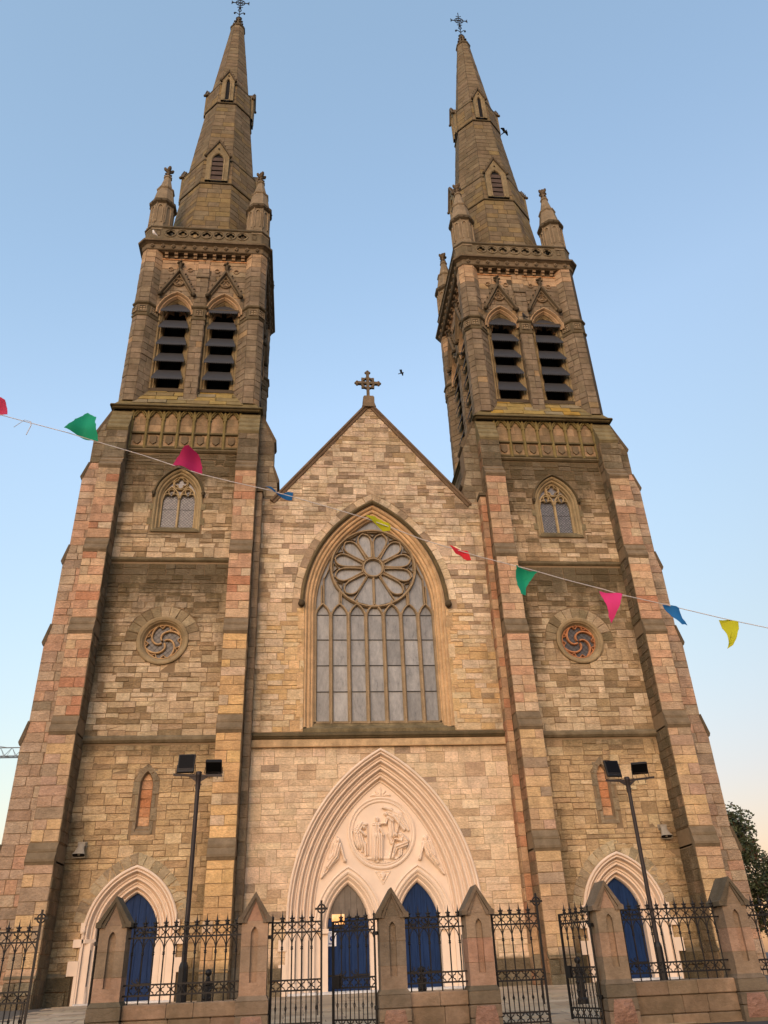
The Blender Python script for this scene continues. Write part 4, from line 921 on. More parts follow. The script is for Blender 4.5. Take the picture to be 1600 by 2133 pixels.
# --- belfry, parapet, spire -----------------------------------------------------
def turn(cx, k, hw=BH):
    if k == 0: return lambda u, d, z: (cx+u, YC-hw+d, z)
    if k == 1: return lambda u, d, z: (cx+hw-d, YC+u, z)
    if k == 2: return lambda u, d, z: (cx-u, YC+hw-d, z)
    return lambda u, d, z: (cx-hw+d, YC-u, z)
def octo(cx, hw, ch, z):
    a = hw; b = hw-ch
    return [(cx+x, YC+y, z) for x, y in ((-b, -a), (b, -a), (a, -b), (a, b), (b, a), (-b, a), (-a, b), (-a, -b))]
def facet(ms, T, a, b, z0, z1, colf, stf, rg, h=0.37, W=(0.35, 0.6), core=None, **kw):
    L = math.hypot(b[0]-a[0], b[1]-a[1]); du, dd = (b[0]-a[0])/L, (b[1]-a[1])/L; n = (dd, -du)
    fn = lambda s, z, o: T(a[0]+du*s+n[0]*o, a[1]+dd*s+n[1]*o, z)
    if core is not None: core.add([fn(0, z0, 0), fn(L, z0, 0), fn(L, z1, 0), fn(0, z1, 0)], [(0, 1, 2, 3)])
    if ms is not None: ms.fill(coursed(0, L, z0, z1, rg, h, W, 0.05), [(0, z0), (L, z0), (L, z1), (0, z1)], [], fn, colf, stf, rg=rg, **kw)
def off_path(path, o):
    out = []
    for i, p in enumerate(path):
        ns = []
        for a, b in ((path[i-1], p) if i else (None, None), (p, path[i+1]) if i+1 < len(path) else (None, None)):
            if a is None: continue
            L = math.hypot(b[0]-a[0], b[1]-a[1]); ns.append(((b[1]-a[1])/L, -(b[0]-a[0])/L))
        n = (sum(q[0] for q in ns)/len(ns), sum(q[1] for q in ns)/len(ns)); l2 = n[0]**2+n[1]**2; out.append((p[0]+n[0]*o/l2, p[1]+n[1]*o/l2))
    return out
def band(mb, T, path, prof, col, st):
    rings = [[T(u, d, z) for u, d in off_path(path, o)] for o, z in prof]
    for a, b in zip(rings[:-1], rings[1:]): mb.loft([a, b], col, st, False, False, False)
def crocket(mb, p, r, col, st=0.4):
    mb.ball(p, r, 6, 5, col, st); mb.ball((p[0], p[1], p[2]+r*0.9), r*0.6, 6, 4, col, st)
def fleuron(mb, c, r, col, st=0.4):
    x, y, z = c; mb.lathe([(r*0.35, 0), (r*0.5, r*0.3), (r*0.3, r*0.6), (r*0.3, r*1.1)], c, 8, col, st)
    for k in range(4):
        a = k*math.pi/2; mb.ball((x+r*0.75*math.cos(a), y+r*0.75*math.sin(a), z+r*1.25), r*0.42, 6, 5, col, st); mb.ball((x+r*0.5*math.cos(a+.78), y+r*0.5*math.sin(a+.78), z+r*0.5), r*0.3, 6, 5, col, st)
    mb.ball((x, y, z+r*1.3), r*0.5, 6, 5, col, st); mb.ball((x, y, z+r*2.0), r*0.42, 6, 5, col, st)
QUAT = lambda cx, cz, r, n=6, a0=0.0: [(cx+r*0.52*math.cos(a0+math.pi/2*k)+r*0.48*math.cos(a0+math.pi/2*k-1.75+3.5*i/n), cz+r*0.52*math.sin(a0+math.pi/2*k)+r*0.48*math.sin(a0+math.pi/2*k-1.75+3.5*i/n)) for k in range(4) for i in range(n+1)]
def belfry(cx, sg, rg):
    nm = 'left' if sg < 0 else 'right'
    inner = 1 if sg < 0 else 3
    bf = part('belfry_wall', cath, nm+' tower belfry stage of brown ashlar'); core = MB(); ms = Masonry()
    bcol = lambda u, z: pick(rg, [(3, (172, 134, 98)), (2, (160, 124, 90)), (1, (150, 118, 86))]) if z > 33.3 else pick(rg, BELF)
    bst = lambda u, z: 0.32 if z < 33 else 0.18
    # base cornice and lichen-grown weathering
    m = MB(); m.loft([octo(cx, h, 0.06, z) for h, z in ((3.30, 23.80), (3.37, 23.83), (3.40, 23.89), (3.48, 23.91), (3.48, 23.97), (3.34, 24.06))], alb(108, 90, 60), 0.45, False); obj('base_cornice', m, 'ashlar', cath)
    m = MB(); m.loft([octo(cx, 3.36, 0.06, 24.05), octo(cx, 2.5, 0.06, 25.6)], alb(120, 98, 60), 0.3, False); obj('weathering', m, 'ashlar', cath)
    blk = MB(); blk.box(cx-BH+1.0, cx+BH-1.0, YC-BH+1.0, YC+BH-1.0, 24.5, 34.6); blk.loft([octo(cx, 3.0, 0.5, 34.4), octo(cx, 3.0, 0.5, 34.7)]); obj('belfry_interior', blk, 'dark', cath)
    for k in range(4):
        T = turn(cx, k); vis = k in (0, inner); S = ms if vis else None; w8 = 1.0 if k == 0 else 0.25
        # pier facets
        for z0, z1, lo, du in ((24.35, 29.75, 2.0, 0.5), (30.6, 34.55, 2.2, 0.3)):
            for s in (-1, 1):
                segs = [((-3.0, 0.0), (-2.5, 0.0)), ((-2.5, 0.0), (-lo, du))] if s < 0 else [((lo, du), (2.5, 0.0)), ((2.5, 0.0), (3.0, 0.0))]
                if s < 0: segs.insert(0, ((-3.25, 0.25), (-3.0, 0.0)))
                for a, b in segs: facet(S, T, a, b, z0, z1, bcol, bst, rg, core=core, w8=w8)
        for s in (-1, 1): facet(None, T, *(((-2.0, 0.5), (-1.9, 0.5)) if s < 0 else ((1.9, 0.5), (2.0, 0.5))), 24.35, 29.75, None, None, rg, core=core)
        for s in (-1, 1):   # band zone backing
            P = [(-3.25, 0.25), (-3.0, 0), (-2.5, 0), (-2.0, 0.5), (-1.8, 0.5)] if s < 0 else [(1.8, 0.5), (2.0, 0.5), (2.5, 0), (3.0, 0), (3.25, 0.25)]
            for a, b in zip(P[:-1], P[1:]): facet(None, T, a, b, 29.7, 30.65, None, None, rg, core=core)
        # window wall with two pointed openings
        WA = [Arch(s*1.2, 0.55, 30.2, 1.0) for s in (-1, 1)]; D0 = 0.46
        core.holed([(-2.05, 25.3), (2.05, 25.3), (2.05, 34.6), (-2.05, 34.6)], [a.pts(0.28, 25.5, 8) for a in WA], lambda x, z: T(x, D0, z))
        core.holed([(-2.3, 30.6), (2.3, 30.6), (2.3, 34.6), (-2.3, 34.6)], [a.pts(0.40, 30.601, 8) for a in WA], lambda x, z: T(x, 0.3, z))
        if vis:
            ms.fill(coursed(-2.2, 2.2, 30.62, 34.1, rg, 0.40, (0.55, 0.9), 0.05), [(-2.2, 30.62), (2.2, 30.62), (2.2, 34.1), (-2.2, 34.1)], [a.convex(0.42, 29) for a in WA]+[[(-0.3, 30), (0.3, 30), (0.3, 35), (-0.3, 35)]], lambda a, b, h: T(a, 0.3-h, b), bcol, bst, rg=rg, w8=w8)
            # centre pier
        for (z0, z1, dp) in ((24.6, 29.75, 0.20), (30.55, 32.75, 0.20), (32.75, 34.1, 0.26)):
            for a, b in (((-0.3, D0), (-0.3, dp)), ((-0.3, dp), (0.3, dp)), ((0.3, dp), (0.3, D0))): facet(S, T, a, b, z0, z1, bcol, bst, rg, core=core, w8=w8)
        if not vis: continue
        fc_ = part('belfry_front' if k == 0 else 'belfry_side', cath)
        m = MB(); m.loft([[T(x, a, b) for a, b in ((0.26, 32.7), (0.12, 32.66), (0.12, 32.74), (0.26, 32.92))] for x in (-0.33, 0.33)], alb(110, 90, 68), 0.3); obj('pier_set_off', m, 'ashlar', fc_)
        for i, a in enumerate(WA):
            m = MB(); sweep(m, a, [(0.29, D0), (0.26, D0-0.03), (0.20, D0-0.02), (0.16, D0+0.05), (0.12, D0+0.06), (0.08, D0+0.04), (0.04, D0+0.1), (0.0, D0+0.14), (0.0, 1.0)], 25.45, T, alb(140, 114, 78), 0.3, 8)
            sweep(m, a, [(0.42, 0.3), (0.40, 0.2), (0.35, 0.19), (0.31, 0.26), (0.28, 0.34), (0.22, 0.33), (0.18, 0.4), (0.14, D0)], 30.6, T, alb(164, 128, 92), 0.12, 8); obj('window_arch', m, 'ashlar', fc_)
            m = MB(); c0 = a.cx   # cusped head
            cp = [(c0-0.55, 30.2)]+[(c0+ox+r*math.cos(rad(t0+(t1-t0)*j/5)), oz+r*math.sin(rad(t0+(t1-t0)*j/5))) for ox, oz, r, t0, t1 in ((-0.33, 30.42, 0.16, 200, 10), (0, 30.72, 0.2, 210, -30), (0.33, 30.42, 0.16, 170, -20)) for j in range(6)]+[(c0+0.55, 30.2)]
            m.bar(cp, 0.10, 0.62, 0.75, alb(160, 120, 84), 0.1, fn=T); obj('cusped_head', m, 'ashlar', fc_)
            for zl in (25.94, 27.03, 28.11, 29.22, 30.33):
                m = MB(); top = zl == 30.33; n = 14; w0, w1 = 0.73, 0.56; lip = []; up = []; mid = []
                for j in range(n*2+1):
                    f = -1+j/n; sc_ = 0.06*abs(math.sin(j*math.pi/2)); jag = (0.02*math.sin(j*1.7+zl))
                    lip.append((c0+f*w0, 0.22, zl-0.02-sc_)); mid.append((c0+f*w0, 0.235, zl+0.06))
                    rise = 0.72 if not top else 0.30+0.42*(1-f*f)
                    up.append((c0+f*w1, 0.235+0.36*rise/0.72, zl+0.06+rise))
                R = [[T(*q) for q in L] for L in (lip, mid, up)]+[[T(q[0], q[1]+0.02, q[2]-0.02) for q in L] for L in (up, mid, lip)]
                for p, q in zip(R[:-1], R[1:]): m.loft([p, q], (1, 1, 1), 0, False, False, False)
                m.loft([R[0], R[-1]], (1, 1, 1), 0, False, False, False); obj('louvre_blade', m, 'lead', fc_)
            # gabled hood
            m = MB(); ga = (c0, 33.15); gl = (c0-0.86, 31.4); gr = (c0+0.86, 31.4); gcol = alb(108, 88, 66)
            for g, s in ((gl, -1), (gr, 1)):
                m.bar([g, ga], 0.15, 0.02, 0.32, gcol, 0.3, fn=T, front=0.6); m.bar([(g[0]-s*0.16, g[1]+0.08), (c0, 32.85)], 0.06, 0.14, 0.32, alb(130, 106, 78), 0.2, fn=T)
                m.ball(T(g[0], 0.10, g[1]-0.06), 0.12, 7, 6, alb(70, 56, 42), 0.5); m.ball(T(g[0], 0.04, g[1]-0.13), 0.08, 7, 6, alb(70, 56, 42), 0.5)
                for q in (0.18, 0.38, 0.58, 0.78): crocket(m, T(g[0]+(ga[0]-g[0])*q+s*0.13, 0.14, g[1]+(ga[1]-g[1])*q+0.07), 0.055, alb(90, 72, 54))
            m.add([T(c0-0.8, 0.28, 31.42), T(c0+0.8, 0.28, 31.42), T(c0, 0.28, 33.05)], [(0, 1, 2)], alb(140, 112, 82), 0.25) if False else None
            m.bar(circ(c0, 32.32, 0.25, 18), 0.06, 0.18, 0.3, alb(140, 112, 82), 0.15, closed=True, fn=T); m.bar([(c0+0.16*0.6*math.cos(rad(90+120*q))+0.085*math.cos(rad(90+120*q-110+220*j/5)), 32.32+0.16*0.6*math.sin(rad(90+120*q))+0.085*math.sin(rad(90+120*q-110+220*j/5))) for q in range(3) for j in range(6)], 0.035, 0.2, 0.3, alb(150, 120, 88), 0.1, closed=True, fn=T)
            fx, fy, fz = T(c0, 0.12, 33.15); m.lathe([(0.09, 0), (0.07, 0.12), (0.10, 0.16), (0.07, 0.2), (0.12, 0.42)], (fx, fy, fz), 8, alb(84, 68, 52), 0.4)
            for q in range(6): m.ball((fx+0.13*math.cos(q), fy+0.13*math.sin(q), fz+0.42+0.08*(q % 2)), 0.075, 6, 5, alb(84, 68, 52), 0.4)
            m.ball((fx, fy, fz+0.56), 0.07, 6, 5, alb(84, 68, 52), 0.4)
            obj('hood_gable', m, 'ashlar', fc_)
            for s in (-1, 1):
                m = MB(); m.bar(circ(c0+s*0.50, 33.28, 0.125, 14), 0.05, 0.22, 0.31, alb(150, 118, 86), 0.15, closed=True, fn=T); obj('boss_ring', m, 'ashlar', fc_)
        # carved band with square flowers
        m = MB(); pL = [(-3.25, 0.25), (-3.0, 0), (-2.5, 0), (-2.0, 0.5), (-1.84, 0.5)]; pR = [(-u, d) for u, d in reversed(pL)]; pC = [(-0.46, 0.5), (-0.3, 0.44), (-0.3, 0.2), (0.3, 0.2), (0.3, 0.44), (0.46, 0.5)]
        for p in (pL, pR, pC):
            m = MB(); band(m, T, p, [(0.0, 29.66), (0.06, 29.70), (0.08, 29.80), (0.02, 29.86), (0.02, 30.44), (0.10, 30.50), (0.12, 30.58), (0.0, 30.70)], alb(104, 86, 62), 0.35); obj('carved_band', m, 'ashlar', fc_)
        m = MB()
        for (a, b) in (((-3.25, 0.25), (-3.0, 0)), ((-3.0, 0), (-2.5, 0)), ((-2.5, 0), (-2.0, 0.5)), ((2.0, 0.5), (2.5, 0)), ((2.5, 0), (3.0, 0)), ((-0.3, 0.2), (0.3, 0.2))):
            L = math.hypot(b[0]-a[0], b[1]-a[1]); n = ((b[1]-a[1])/L, -(b[0]-a[0])/L); t_ = ((b[0]-a[0])/L, (b[1]-a[1])/L); c_ = ((a[0]+b[0])/2, (a[1]+b[1])/2)
            G = lambda s_, z_, o: T(c_[0]+t_[0]*s_+n[0]*o, c_[1]+t_[1]*s_+n[1]*o, 30.15+z_)
            for q in (-1, 1):
                m.box(-0.17, 0.17, 0.02, 0.07, q*0.18-0.03, q*0.18+0.03, alb(120, 98, 72), 0.2, T=lambda x, y, z: G(x, z, y)); m.box(q*0.18-0.03, q*0.18+0.03, 0.02, 0.068, -0.21, 0.21, alb(120, 98, 72), 0.2, T=lambda x, y, z: G(x, z, y))
                for q2 in (-1, 1): m.box(q*0.07-0.045, q*0.07+0.045, 0.02, 0.06, q2*0.07-0.045, q2*0.07+0.045, alb(140, 114, 84), 0.1, T=lambda x, y, z: G(x, z, y))
        obj('square_flowers', m, 'ashlar', fc_)['kind'] = 'stuff'
        # corbel table
        m = MB(); m.box(-2.25, 2.25, 0.06, 0.34, 34.36, 34.62, alb(120, 96, 70), 0.3, T=T); obj('corbel_lintel', m, 'ashlar', fc_)
        for j in range(9):
            x = -2.0+0.5*j; m = MB(); m.box(x-0.09, x+0.09, 0.08, 0.32, 34.22, 34.38, alb(132, 102, 74), 0.2, T=T); m.box(x-0.085, x+0.085, 0.16, 0.32, 34.06, 34.22, alb(140, 108, 76), 0.2, T=T); obj('corbel', m, 'ashlar', fc_)
        m = MB(); m.box(-2.22, 2.22, 0.24, 0.31, 33.98, 34.04, alb(180, 124, 80), 0.1, T=T); obj('corbel_string', m, 'ashlar', fc_)
        # weathering slabs below the louvres
        ws = Masonry(); nrow = 4
        for r in range(nrow):
            z0, z1 = 24.2+1.35*r/nrow, 24.2+1.35*(r+1)/nrow; e = 2.55-0.12*r; x = -e
            while x < e-0.05:
                wd = rg.uniform(0.6, 1.1); x2 = min(e, x+wd)
                if e-x2 < 0.35: x2 = e
                ws.stone([(x, z0), (x2, z0), (x2, z1), (x, z1)], lambda a, b, h: T(a, -0.05+(b-24.15)*0.50-h, b), pick(rg, LICH), lambda u, z: 0.12, proud=(0.02, 0.05), rg=rg); x = x2
        ws.build(fc_, 'ashlar', 'weathering_slab')
    obj('belfry_core', core, 'mortard', bf); ms.build(bf, 'ashlar', limit=300)
    # ---- cornice with flowers
    cn = part('top_cornice', cath); m = MB(); m.loft([octo(cx, h, c, z) for h, c, z in ((3.25, 0.25, 34.40), (3.30, 0.27, 34.43), (3.32, 0.28, 34.47), (3.33, 0.30, 34.74), (3.44, 0.34, 34.81), (3.53, 0.38, 34.84), (3.55, 0.38, 34.93), (3.38, 0.34, 35.0), (3.36, 0.34, 35.02))], alb(120, 98, 74), 0.3, True); obj('cornice_moulding', m, 'ashlar', cn)
    for k in (0, inner):
        T = turn(cx, k)
        for j in range(11):
            x = -2.75+0.55*j; m = MB(); y = -0.1
            for a in range(5): m.ball(T(x+0.07*math.cos(a*1.26), y-0.02, 34.62+0.07*math.sin(a*1.26)), 0.05, 6, 4, alb(130, 106, 80), 0.2)
            m.ball(T(x, y-0.05, 34.62), 0.05, 6, 4, alb(110, 90, 68), 0.2); m.ball(T(x, y, 34.5), 0.035, 6, 4, alb(110, 90, 68), 0.2); obj('flower_boss', m, 'ashlar', cn)
    # ---- pierced parapet
    pp = part('parapet', cath, nm+' tower parapet pierced by a row of quatrefoils')
    for k in range(4):
        T = turn(cx, k, 3.30); m = MB(); qs = [QUAT((j-3)*0.635, 35.66, 0.225) for j in range(7)] if k in (0, inner) else []
        rect = [(-2.94, 35.0), (2.94, 35.0), (2.94, 36.02), (-2.94, 36.02)]
        for d in (0.0, 0.16): m.holed(rect, qs, lambda x, z, d=d: T(x, d, z), alb(122, 102, 76), 0.35)
        for q in qs: m.loft([[T(x, 0.0, z) for x, z in q], [T(x, 0.16, z) for x, z in q]], alb(90, 74, 56), 0.4, False)
        for j in range(7 if qs else 0): m.bar(circ((j-3)*0.635, 35.66, 0.29, 20), 0.05, -0.045, 0.01, alb(130, 108, 80), 0.25, closed=True, fn=T)
        for s in (-1, 1):
            m.bar([(s*2.45, 35.46), (s*2.45, 35.86), (s*2.65, 35.86), (s*2.65, 35.46)], 0.04, -0.03, 0.01, alb(110, 90, 68), 0.3, closed=True, fn=T)
            if s < 0: m.add([T(-2.94, 0, 35.0), T(-2.94, 0, 36.02), T(-3.30, 0.36, 36.02), T(-3.30, 0.36, 35.0)], [(0, 1, 2, 3)], alb(122, 102, 76), 0.35)
        obj('parapet_panel', m, 'ashlar', pp)
    m = MB(); m.loft([octo(cx, h, c, z) for h, c, z in ((3.24, 0.35, 36.0), (3.34, 0.38, 36.03), (3.38, 0.4, 36.08), (3.36, 0.4, 36.16), (3.24, 0.36, 36.22), (3.06, 0.3, 36.22), (3.06, 0.3, 36.0))], alb(98, 82, 62), 0.4, False); obj('parapet_coping', m, 'ashlar', pp)
    m = MB(); m.loft([octo(cx, 3.2, 0.36, 35.06), octo(cx, 2.3, 0.3, 35.1)], alb(80, 66, 50), 0.5); obj('parapet_gutter', m, 'ashlar', pp)

def spire(cx, sg, rg):
    nm = 'left' if sg < 0 else 'right'
    inner = 1 if sg < 0 else -1
    # ---- pinnacles
    for sx in (-1, 1):
        for sy in (-1, 1):
            px, py = cx+sx*2.66, YC+sy*2.66; pn = part('pinnacle', cath); pc = alb(138, 114, 86); o8 = math.pi/8
            m = MB(); m.lathe([(0.72, 35.9), (0.72, 36.35), (0.64, 36.45), (0.62, 38.15), (0.66, 38.22)], (px, py, 0), 8, pc, 0.3, False, o8)
            for k in range(8):
                a = k*math.pi/4; ca, sa = math.cos(a), math.sin(a); ap = 0.62*math.cos(o8)
                Tp = lambda u, d, z: (px+ca*(ap-d)-sa*u, py+sa*(ap-d)+ca*u, z)
                m.bar(Arch(0, 0.13, 37.75, 0.22).pts(0.02, 36.6, 4), 0.07, -0.06, 0.02, alb(146, 120, 90), 0.2, fn=Tp)
                m.box(-0.235, -0.19, -0.05, 0.02, 36.45, 38.15, alb(130, 106, 80), 0.3, T=Tp)
            obj('pinnacle_shaft', m, 'ashlar', pn)
            m = MB(); m.lathe([(0.64, 38.15), (0.76, 38.24), (0.78, 38.40), (0.70, 38.46), (0.64, 38.5)], (px, py, 0), 8, alb(100, 82, 62), 0.4, False, o8)
            for k in range(16): a = k*math.pi/8; m.ball((px+0.70*math.cos(a), py+0.70*math.sin(a), 38.30), 0.06, 5, 4, alb(90, 72, 54), 0.4)
            obj('pinnacle_collar', m, 'ashlar', pn)
            m = MB(); m.lathe([(0.64, 38.46), (0.46, 39.62), (0.50, 39.66), (0.52, 39.74), (0.40, 39.80), (0.19, 40.86), (0.24, 40.9), (0.24, 40.98), (0.14, 41.02)], (px, py, 0), 8, pc, 0.25, False, o8); obj('pinnacle_cap', m, 'ashlar', pn)
            m = MB(); fcol = alb(104, 84, 64); m.lathe([(0.12, 41.0), (0.09, 41.7), (0.07, 41.8)], (px, py, 0), 8, fcol, 0.3)
            for z, r, b_ in ((41.1, 0.17, 0.07), (41.3, 0.15, 0.065)):
                for k in range(4): a = k*math.pi/2+0.4; m.ball((px+r*math.cos(a), py+r*math.sin(a), z), b_, 6, 5, fcol, 0.3)
            for k in range(4): a = k*math.pi/2+0.4; m.tube([(px+0.05*math.cos(a), py+0.05*math.sin(a), 41.5), (px+0.2*math.cos(a), py+0.2*math.sin(a), 41.66), (px+0.24*math.cos(a), py+0.24*math.sin(a), 41.76)], [0.08, 0.10, 0.07], 6, fcol, 0.3)
            m.ball((px, py, 41.84), 0.12, 6, 5, fcol, 0.3); obj('finial', m, 'ashlar', pn)
    # ---- octagonal spire
    sp = part('spire', cath, nm+' octagonal stone spire with lucarnes and iron cross'); core = MB(); ms = Masonry(); t8 = math.tan(math.pi/8)
    ZA = [(35.6, 2.66), (41.3, 2.19), (41.42, 2.215), (43.55, 2.10), (43.7, 1.985), (50.3, 1.43), (50.46, 1.45), (52.55, 1.37), (52.7, 1.24), (61.55, 0.45)]
    def ringO(a, z): return [(cx+a/math.cos(math.pi/8)*math.cos(math.pi/8+k*math.pi/4), YC+a/math.cos(math.pi/8)*math.sin(math.pi/8+k*math.pi/4), z) for k in range(8)]
    core.loft([ringO(a, z) for z, a in ZA], alb(120, 98, 70), 0.3); obj('spire_core', core, 'mortard', sp)
    def ap(z):
        for (z0, a0), (z1, a1) in zip(ZA[:-1], ZA[1:]):
            if z <= z1: return a0+(a1-a0)*(z-z0)/(z1-z0)
        return 0.45
    for (i0, och) in ((0, 1), (2, 1), (4, 0.3), (6, 1), (8, 0)):
        (z0, a0), (z1, a1) = ZA[i0], ZA[i0+1]; SL = math.hypot(z1-z0, a0-a1)
        for ang in (-90, -135, -45, 180, 0):
            if (ang == 180 and inner < 0) or (ang == 0 and inner > 0) or ang in (-90, -135, -45) or True:
                ca, sa = math.cos(rad(ang)), math.sin(rad(ang))
                def fn(s, t_, h, ca=ca, sa=sa, a0=a0, a1=a1, z0=z0, z1=z1, SL=SL):
                    q = t_/SL; a = a0+(a1-a0)*q+h; return (cx+ca*a-sa*s, YC+sa*a+ca*s, z0+(z1-z0)*q)
                w0, w1 = a0*t8, a1*t8; nC = max(2, round(SL/0.44)); zz = [SL*j/nC for j in range(nC+1)]
                for a, b in zip(zz[:-1], zz[1:]):
                    wa = w0+(w1-w0)*(a/SL); wb = w0+(w1-w0)*(b/SL); wm = (wa+wb)/2; kk = max(1, round(2*wm/0.62)); cuts = [-1]+[-1+2*(j+rg.uniform(-0.25, 0.25))/kk for j in range(1, kk)]+[1]
                    for c0, c1 in zip(cuts[:-1], cuts[1:]):
                        top = SL-b
                        tint = pick(rg, SPIRE if rg.random() > 0.4*och else [(1, (132, 106, 68)), (1, (126, 101, 66))])
                        ms.stone([(c0*wa, a), (c1*wa, a), (c1*wb, b), (c0*wb, b)], fn, tint, lambda s, t_, i0=i0: 0.25 if i0 != 8 else 0.15, gap=0.013, proud=(0.008, 0.018), w8=1.0 if ang in (-90, -135, -45) else 0.3, rg=rg)
    ms.build(sp, 'ashlar', limit=300)
    for z, a in ((41.36, 2.2), (43.62, 2.06), (50.4, 1.44), (52.62, 1.33)):
        m = MB(); m.loft([ringO(a-0.02, z-0.07), ringO(a+0.06, z-0.05), ringO(a+0.07, z+0.03), ringO(a-0.05, z+0.12)], alb(92, 76, 54), 0.45, False); obj('spire_band', m, 'ashlar', sp)
    # lucarnes
    for (z0, ze, za, hw, ow, base) in ((41.46, 43.75, 45.1, 0.66, 0.34, 2.37), (50.52, 52.72, 53.75, 0.40, 0.12, 1.60)):
        for ang in (-90, 0, 180):
            ca, sa = math.cos(rad(ang)), math.sin(rad(ang)); T = lambda u, d, z: (cx+ca*(base-d)-sa*u, YC+sa*(base-d)+ca*u, z)
            lu = part('lucarne', cath); ar = Arch(0, ow, ze-0.35*ow/0.34-0.1, 0.62*ow/0.34 if ow > 0.2 else 0.34); lc = alb(134, 112, 80)
            m = MB(); m.holed([(-hw, z0), (hw, z0), (hw, ze), (0, za-0.08), (-hw, ze)], [ar.pts(0.0, z0+0.05, 6)], lambda x, z: T(x, 0, z), lc, 0.25)
            sweep(m, ar, [(0.09, -0.0), (0.08, -0.04), (0.04, -0.03), (0.0, 0.03), (0.0, 0.09)], z0+0.05, T, alb(140, 116, 84), 0.2, 6)
            dd = base-ap(za)+0.05
            for s in (-1, 1): m.add([T(s*hw, 0, z0), T(s*hw, 0, ze), T(s*hw, dd, ze), T(s*hw, 0.2, z0)], [(0, 1, 2, 3)], lc, 0.3); m.add([T(s*hw, 0, ze), T(0, 0, za), T(0, dd, za), T(s*hw, dd, ze)], [(0, 1, 2, 3)], alb(110, 90, 66), 0.3)
            obj('lucarne_front', m, 'ashlar', lu)
            m = MB(); kc = alb(96, 78, 58)
            for s in (-1, 1):
                m.bar([(s*(hw+0.07), ze-0.10), (0, za)], 0.13, -0.10, 0.12, kc, 0.3, fn=T, front=0.6); m.ball(T(s*(hw+0.08), -0.06, ze-0.14), 0.10, 7, 5, kc, 0.4)
                for q in (0.15, 0.4, 0.62, 0.84): crocket(m, T(s*(hw+0.07)*(1-q)+s*0.09, -0.02, ze-0.1+(za-ze+0.1)*q+0.08), 0.035, kc)
            m.ball(T(0, -0.02, za+0.06), 0.05, 6, 5, kc, 0.4); m.ball(T(0, -0.03, ze+(za-ze)*0.42), 0.06, 6, 5, kc, 0.2); obj('gable_coping', m, 'ashlar', lu)
            m = MB(); m.box(-ow-0.02, ow+0.02, 0.085, 0.1, z0, ze+0.3, T=T); obj('lucarne_void', m, 'dark', lu)
            if ow > 0.2:
                for j in range(5):
                    z = z0+0.12+j*0.42; m = MB(); m.loft([[T(x, 0.03, z), T(x, 0.07, z+0.36), T(x, 0.083, z+0.36), T(x, 0.045, z)] for x in (-ow, ow)], alb(84, 66, 56), 0.2); obj('louvre_slat', m, 'ashlar', lu)
    # ---- top: crocketed capstone, ball and iron cross
    m = MB(); kc = alb(104, 86, 64); m.lathe([(0.46, 61.5), (0.56, 61.56), (0.58, 61.66), (0.42, 61.72), (0.34, 61.9), (0.20, 62.9), (0.22, 63.0), (0.16, 63.06)], (cx, YC, 0), 8, kc, 0.35, False, math.pi/8)
    for z, r in ((61.9, 0.42), (62.3, 0.34), (62.65, 0.29)):
        for k in range(8): a = k*math.pi/4+math.pi/8; crocket(m, (cx+r*math.cos(a), YC+r*math.sin(a), z), 0.075, alb(84, 68, 50))
    obj('capstone', m, 'ashlar', sp)
    ic = MB(); V = lambda u, z: (cx+u, YC, z)
    ic.tube([V(0, 63.0), V(0, 66.55)], 0.035, 6); ic.tube([V(0.19*math.cos(k*math.pi/10), 63.25+0.19*math.sin(k*math.pi/10)) for k in range(20)], 0.05, 6, closed=True); ic.ball(V(0, 63.25), 0.16, 10, 8)
    ic.tube([V(-0.68, 65.44), V(0.68, 65.44)], 0.035, 6)
    ic.tube([V(0.34*math.cos(k*math.pi/12), 65.44+0.34*math.sin(k*math.pi/12)) for k in range(24)], 0.035, 6, closed=True)
    for s in (-1, 1):
        ic.tube([V(0, 63.75), V(s*0.12, 63.95), V(s*0.3, 64.1), V(s*0.36, 64.0)], 0.03, 6); ic.ball(V(s*0.36, 63.98), 0.08, 7, 5); ic.tube([V(0, 64.2), V(s*0.12, 64.35), V(s*0.08, 64.55), V(0, 64.7)], 0.03, 6)
        for q in (-1, 1): ic.tube([V(s*0.5, 65.44), V(s*0.6, 65.44+q*0.1), V(s*0.66, 65.44+q*0.2)], 0.028, 6); ic.tube([V(0, 65.44+s*0.5), V(q*0.1, 65.44+s*0.58), V(q*0.2, 65.44+s*0.64)], 0.028, 6); ic.tube([V(0, 65.44), V(s*0.24, 65.44+q*0.24)], 0.025, 6)
    ic.ball(V(0, 64.72), 0.1, 8, 6); ic.ball(V(0, 65.44), 0.07, 8, 6); obj('iron_cross', ic, 'iron', sp)
tower(-1); tower(1)
# ------------------------------------------------------------------ railings, piers, gates along the street
K = 1.15
sX = lambda x: CX+(x-CX)*K
sZ = lambda z: CZ+(z-CZ)*K
GF = gz(FY)
PIERX = [-5.75, -3.665, -1.575, -0.225, 1.875, 3.985]
def pier_mesh():
    parts = {}; rg = random.Random(5)
    h0 = sZ(0.73)-GF; h1 = sZ(1.765)-GF; h2 = sZ(2.165)-GF; w = 0.23; wb = 0.275
    b = MB(); b.box(-wb, wb, -wb, wb, -0.12, h0-0.02); b.loft([[(-a, -a, z), (a, -a, z), (a, a, z), (-a, a, z)] for a, z in ((wb, h0-0.02), (w, h0+0.06))], (0.3, 0.3, 0.3), 0.3); parts['core'] = b
    return h0, h1, h2, w, wb
h0, h1, h2, w, wb = pier_mesh()
PCOL = [(2, (146, 112, 86)), (2, (138, 110, 84)), (2, (130, 104, 80)), (1, (150, 110, 84))]
PGREY = [(2, (112, 92, 72)), (2, (124, 100, 78)), (1, (100, 84, 66))]
